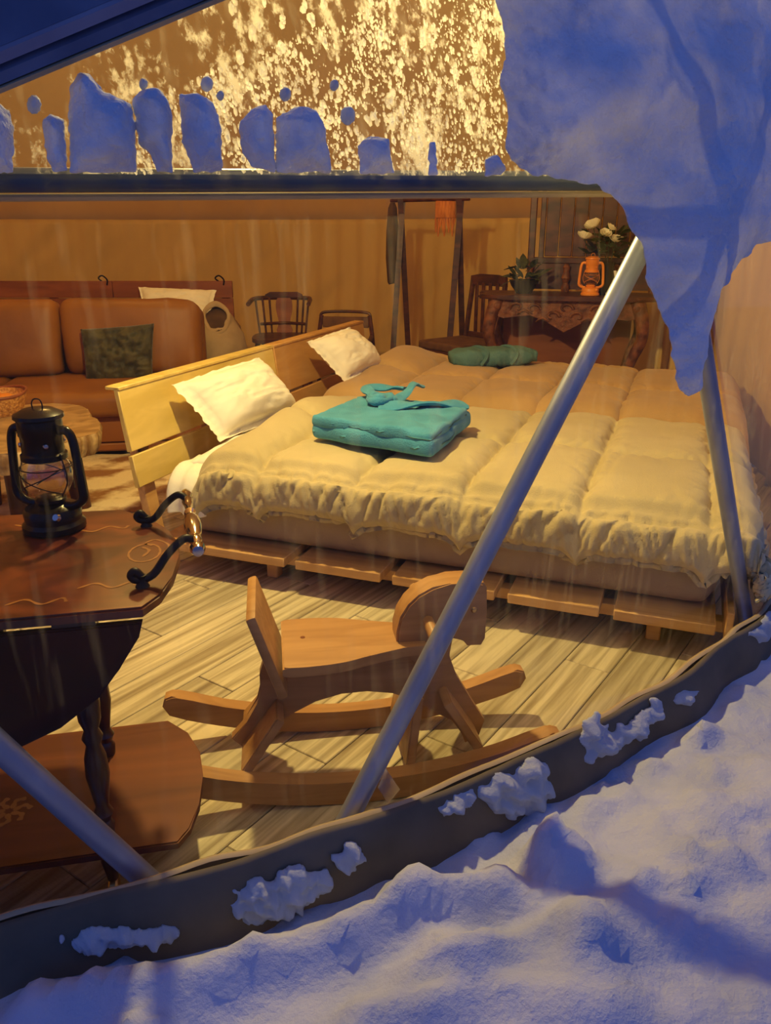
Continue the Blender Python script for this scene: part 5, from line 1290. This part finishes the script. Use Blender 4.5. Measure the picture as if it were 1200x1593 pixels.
bm = BM(); box(bm, ((x0 + x1) / 2, 0.0, zlo / 2), (x1 - x0 - 0.04, 0.014, zlo - 0.03)); obj('lower_panel', bm, M_dark, mir)
for k, xx in enumerate((x0 + 0.02, x0 + 0.26, x1 - 0.26, x1 - 0.02)):
    bm = BM(); lathe(bm, [(0.024, 0.0), (0.030, 0.03), (0.018, 0.06), (0.032, 0.09), (0.018, 0.13), (0.026, 0.16), (0.012, zlo - 0.02)], 12, (xx, -0.030, 0.0)); obj('turned_baluster', bm, M_carved, mir)
# things on the console
def on_con(x, y, f=0.12):
    p = ka + kn * f; p.z = KZ; q = on_plane(x, y, p, kn); q.z = KZ + 0.001; return q
q = on_con(918, 458, 0.06); h_ = (on_plane(918, 395, q, kn).z - KZ) * 0.97; lantern('small orange hurricane lantern on the carved console', q, h_, M_orange, krot)
# leaf helper
def leaf_bm(ln, wd):
    bm = BM(); rows = []
    for i in range(6):
        t = i / 5; wv = wd * math.sin(math.pi * min(1, t * 0.92 + 0.06)) ; z = -0.25 * ln * t * t
        rows.append([bm.verts.new((t * ln, -wv, z)), bm.verts.new((t * ln, 0, z + 0.15 * wd)), bm.verts.new((t * ln, wv, z))])
    for A, B in zip(rows, rows[1:]):
        for k in range(2): bm.faces.new((A[k], A[k + 1], B[k + 1], B[k]))
    return bm
lm = obj('leaf', leaf_bm(0.10, 0.022), M_leaf, None); leaf_me = lm.data; bpy.data.objects.remove(lm)
def leaves(root, c, n, r, sc, seed):
    rr = random.Random(seed)
    for k in range(n):
        o = bpy.data.objects.new('leaf', leaf_me); link(o, root)
        t = rr.uniform(0, 6.28); el = rr.uniform(-0.2, 1.1); o.location = Vector(c) + Vector((math.cos(t) * r * rr.random(), math.sin(t) * r * rr.random(), rr.uniform(-0.3, 0.8) * r))
        o.rotation_euler = (rr.uniform(-.5, .5), -el, t); s = sc * rr.uniform(0.7, 1.3); o.scale = (s, s, s)
q = on_con(815, 452, 0.16); pp = thing('potted_plant', 'low dark pot of drooping leaves on the carved console', 'plant', q, 0)
bm = BM(); lathe(bm, [(0.05, 0.0), (0.055, 0.01), (0.085, 0.05), (0.10, 0.085), (0.092, 0.085), (0.06, 0.06), (0.0, 0.06)], 20); obj('bowl', bm, M_pot, pp)
leaves(pp, (0, 0, 0.10), 34, 0.09, 0.95, 4)
q = on_con(942, 455, 0.15); q.x += 0.0; fl = thing('flower_vase', 'vase of cream roses with dark foliage on the carved console', 'flowers', q, 0)
bm = BM(); lathe(bm, [(0.04, 0.0), (0.055, 0.03), (0.06, 0.10), (0.04, 0.17), (0.045, 0.20), (0.036, 0.20), (0.03, 0.17), (0.0, 0.12)], 18); obj('vase', bm, M_pot, fl)
leaves(fl, (0, 0, 0.28), 60, 0.13, 0.9, 9)
def rose(c, s):
    bm = BM()
    for ringk, (n_, r, h, ti) in enumerate(((3, 0.012, 0.030, 0.1), (5, 0.022, 0.030, 0.35), (6, 0.030, 0.026, 0.7))):
        for k in range(n_):
            t = 2 * math.pi * k / n_ + ringk * 0.5; rows = []
            for i in range(4):
                u = i / 3; rr2 = r * (0.35 + 0.65 * u ** 0.6) + ti * 0.012 * u; row = []
                for j in range(5):
                    a = t + (j / 4 - 0.5) * 2 * math.pi / n_ * 1.3; row.append(bm.verts.new((rr2 * math.cos(a), rr2 * math.sin(a), h * u * (1 - 0.12 * abs(j - 2)) )))
                rows.append(row)
            for A, B in zip(rows, rows[1:]):
                for j in range(4): bm.faces.new((A[j], A[j + 1], B[j + 1], B[j]))
    for v in bm.verts: v.co = v.co * s
    o = obj('rose_bloom', bm, M_rose, fl, angle=180); o.location = c; o.rotation_euler = (random.uniform(0.3, 1.0), random.uniform(-.4, .4), random.uniform(0, 6)); return o
for x, y, s in ((924, 350, 1.35), (909, 367, 1.25), (958, 372, 1.2), (942, 362, 1.0), (950, 352, 0.9)):
    v = on_plane(x, y, q - kn * 0.08, kn) - q; rose(v - Vector((0, 0, 0.015)), s)
    bm = BM(); tube(bm, [(v.x, v.y, v.z - 0.02), (v.x * 0.3, v.y * 0.3, 0.16)], 0.003, 5); obj('stem', bm, M_leaf, fl)
q = on_con(951, 440, 0.10); bm = BM(); box(bm, (0, 0, 0.075), (0.055, 0.003, 0.15)); 
for v in bm.verts: v.co.y += v.co.z * 0.2
box(bm, (0, 0.045, 0.04), (0.02, 0.003, 0.095), rot('X', 28)); o = obj('place_card', bm, M_card, None, smooth=False); o.location = q; o.rotation_euler = (0, 0, krot); tag(o, 'small white card standing behind the orange lantern on the console', 'card')
# cream curtain gathered beside the console
bm = BM(); G = []; c0, c1 = at_depth(1030, 470, 5.62), at_depth(1098, 470, 5.0)
for i in range(41):
    s = i / 40; row = []
    for j in range(13):
        t = j / 12; p = c0 + (c1 - c0) * s; n_ = Vector((-0.5, -0.8, 0)).normalized()
        p = p + n_ * (0.03 * math.sin(s * 34) * (0.4 + 0.6 * (1 - t))) ; p.z = 0.004 + 1.33 * t; row.append(bm.verts.new(p))
    G.append(row)
for A, B in zip(G, G[1:]):
    for k in range(12): bm.faces.new((A[k], A[k + 1], B[k + 1], B[k]))
o = obj('curtain', bm, M_canvas, None, angle=180); sd = o.modifiers.new('thickness', 'SOLIDIFY'); sd.thickness = 0.004; tag(o, 'cream curtain hanging in folds beside the carved console', 'curtain')
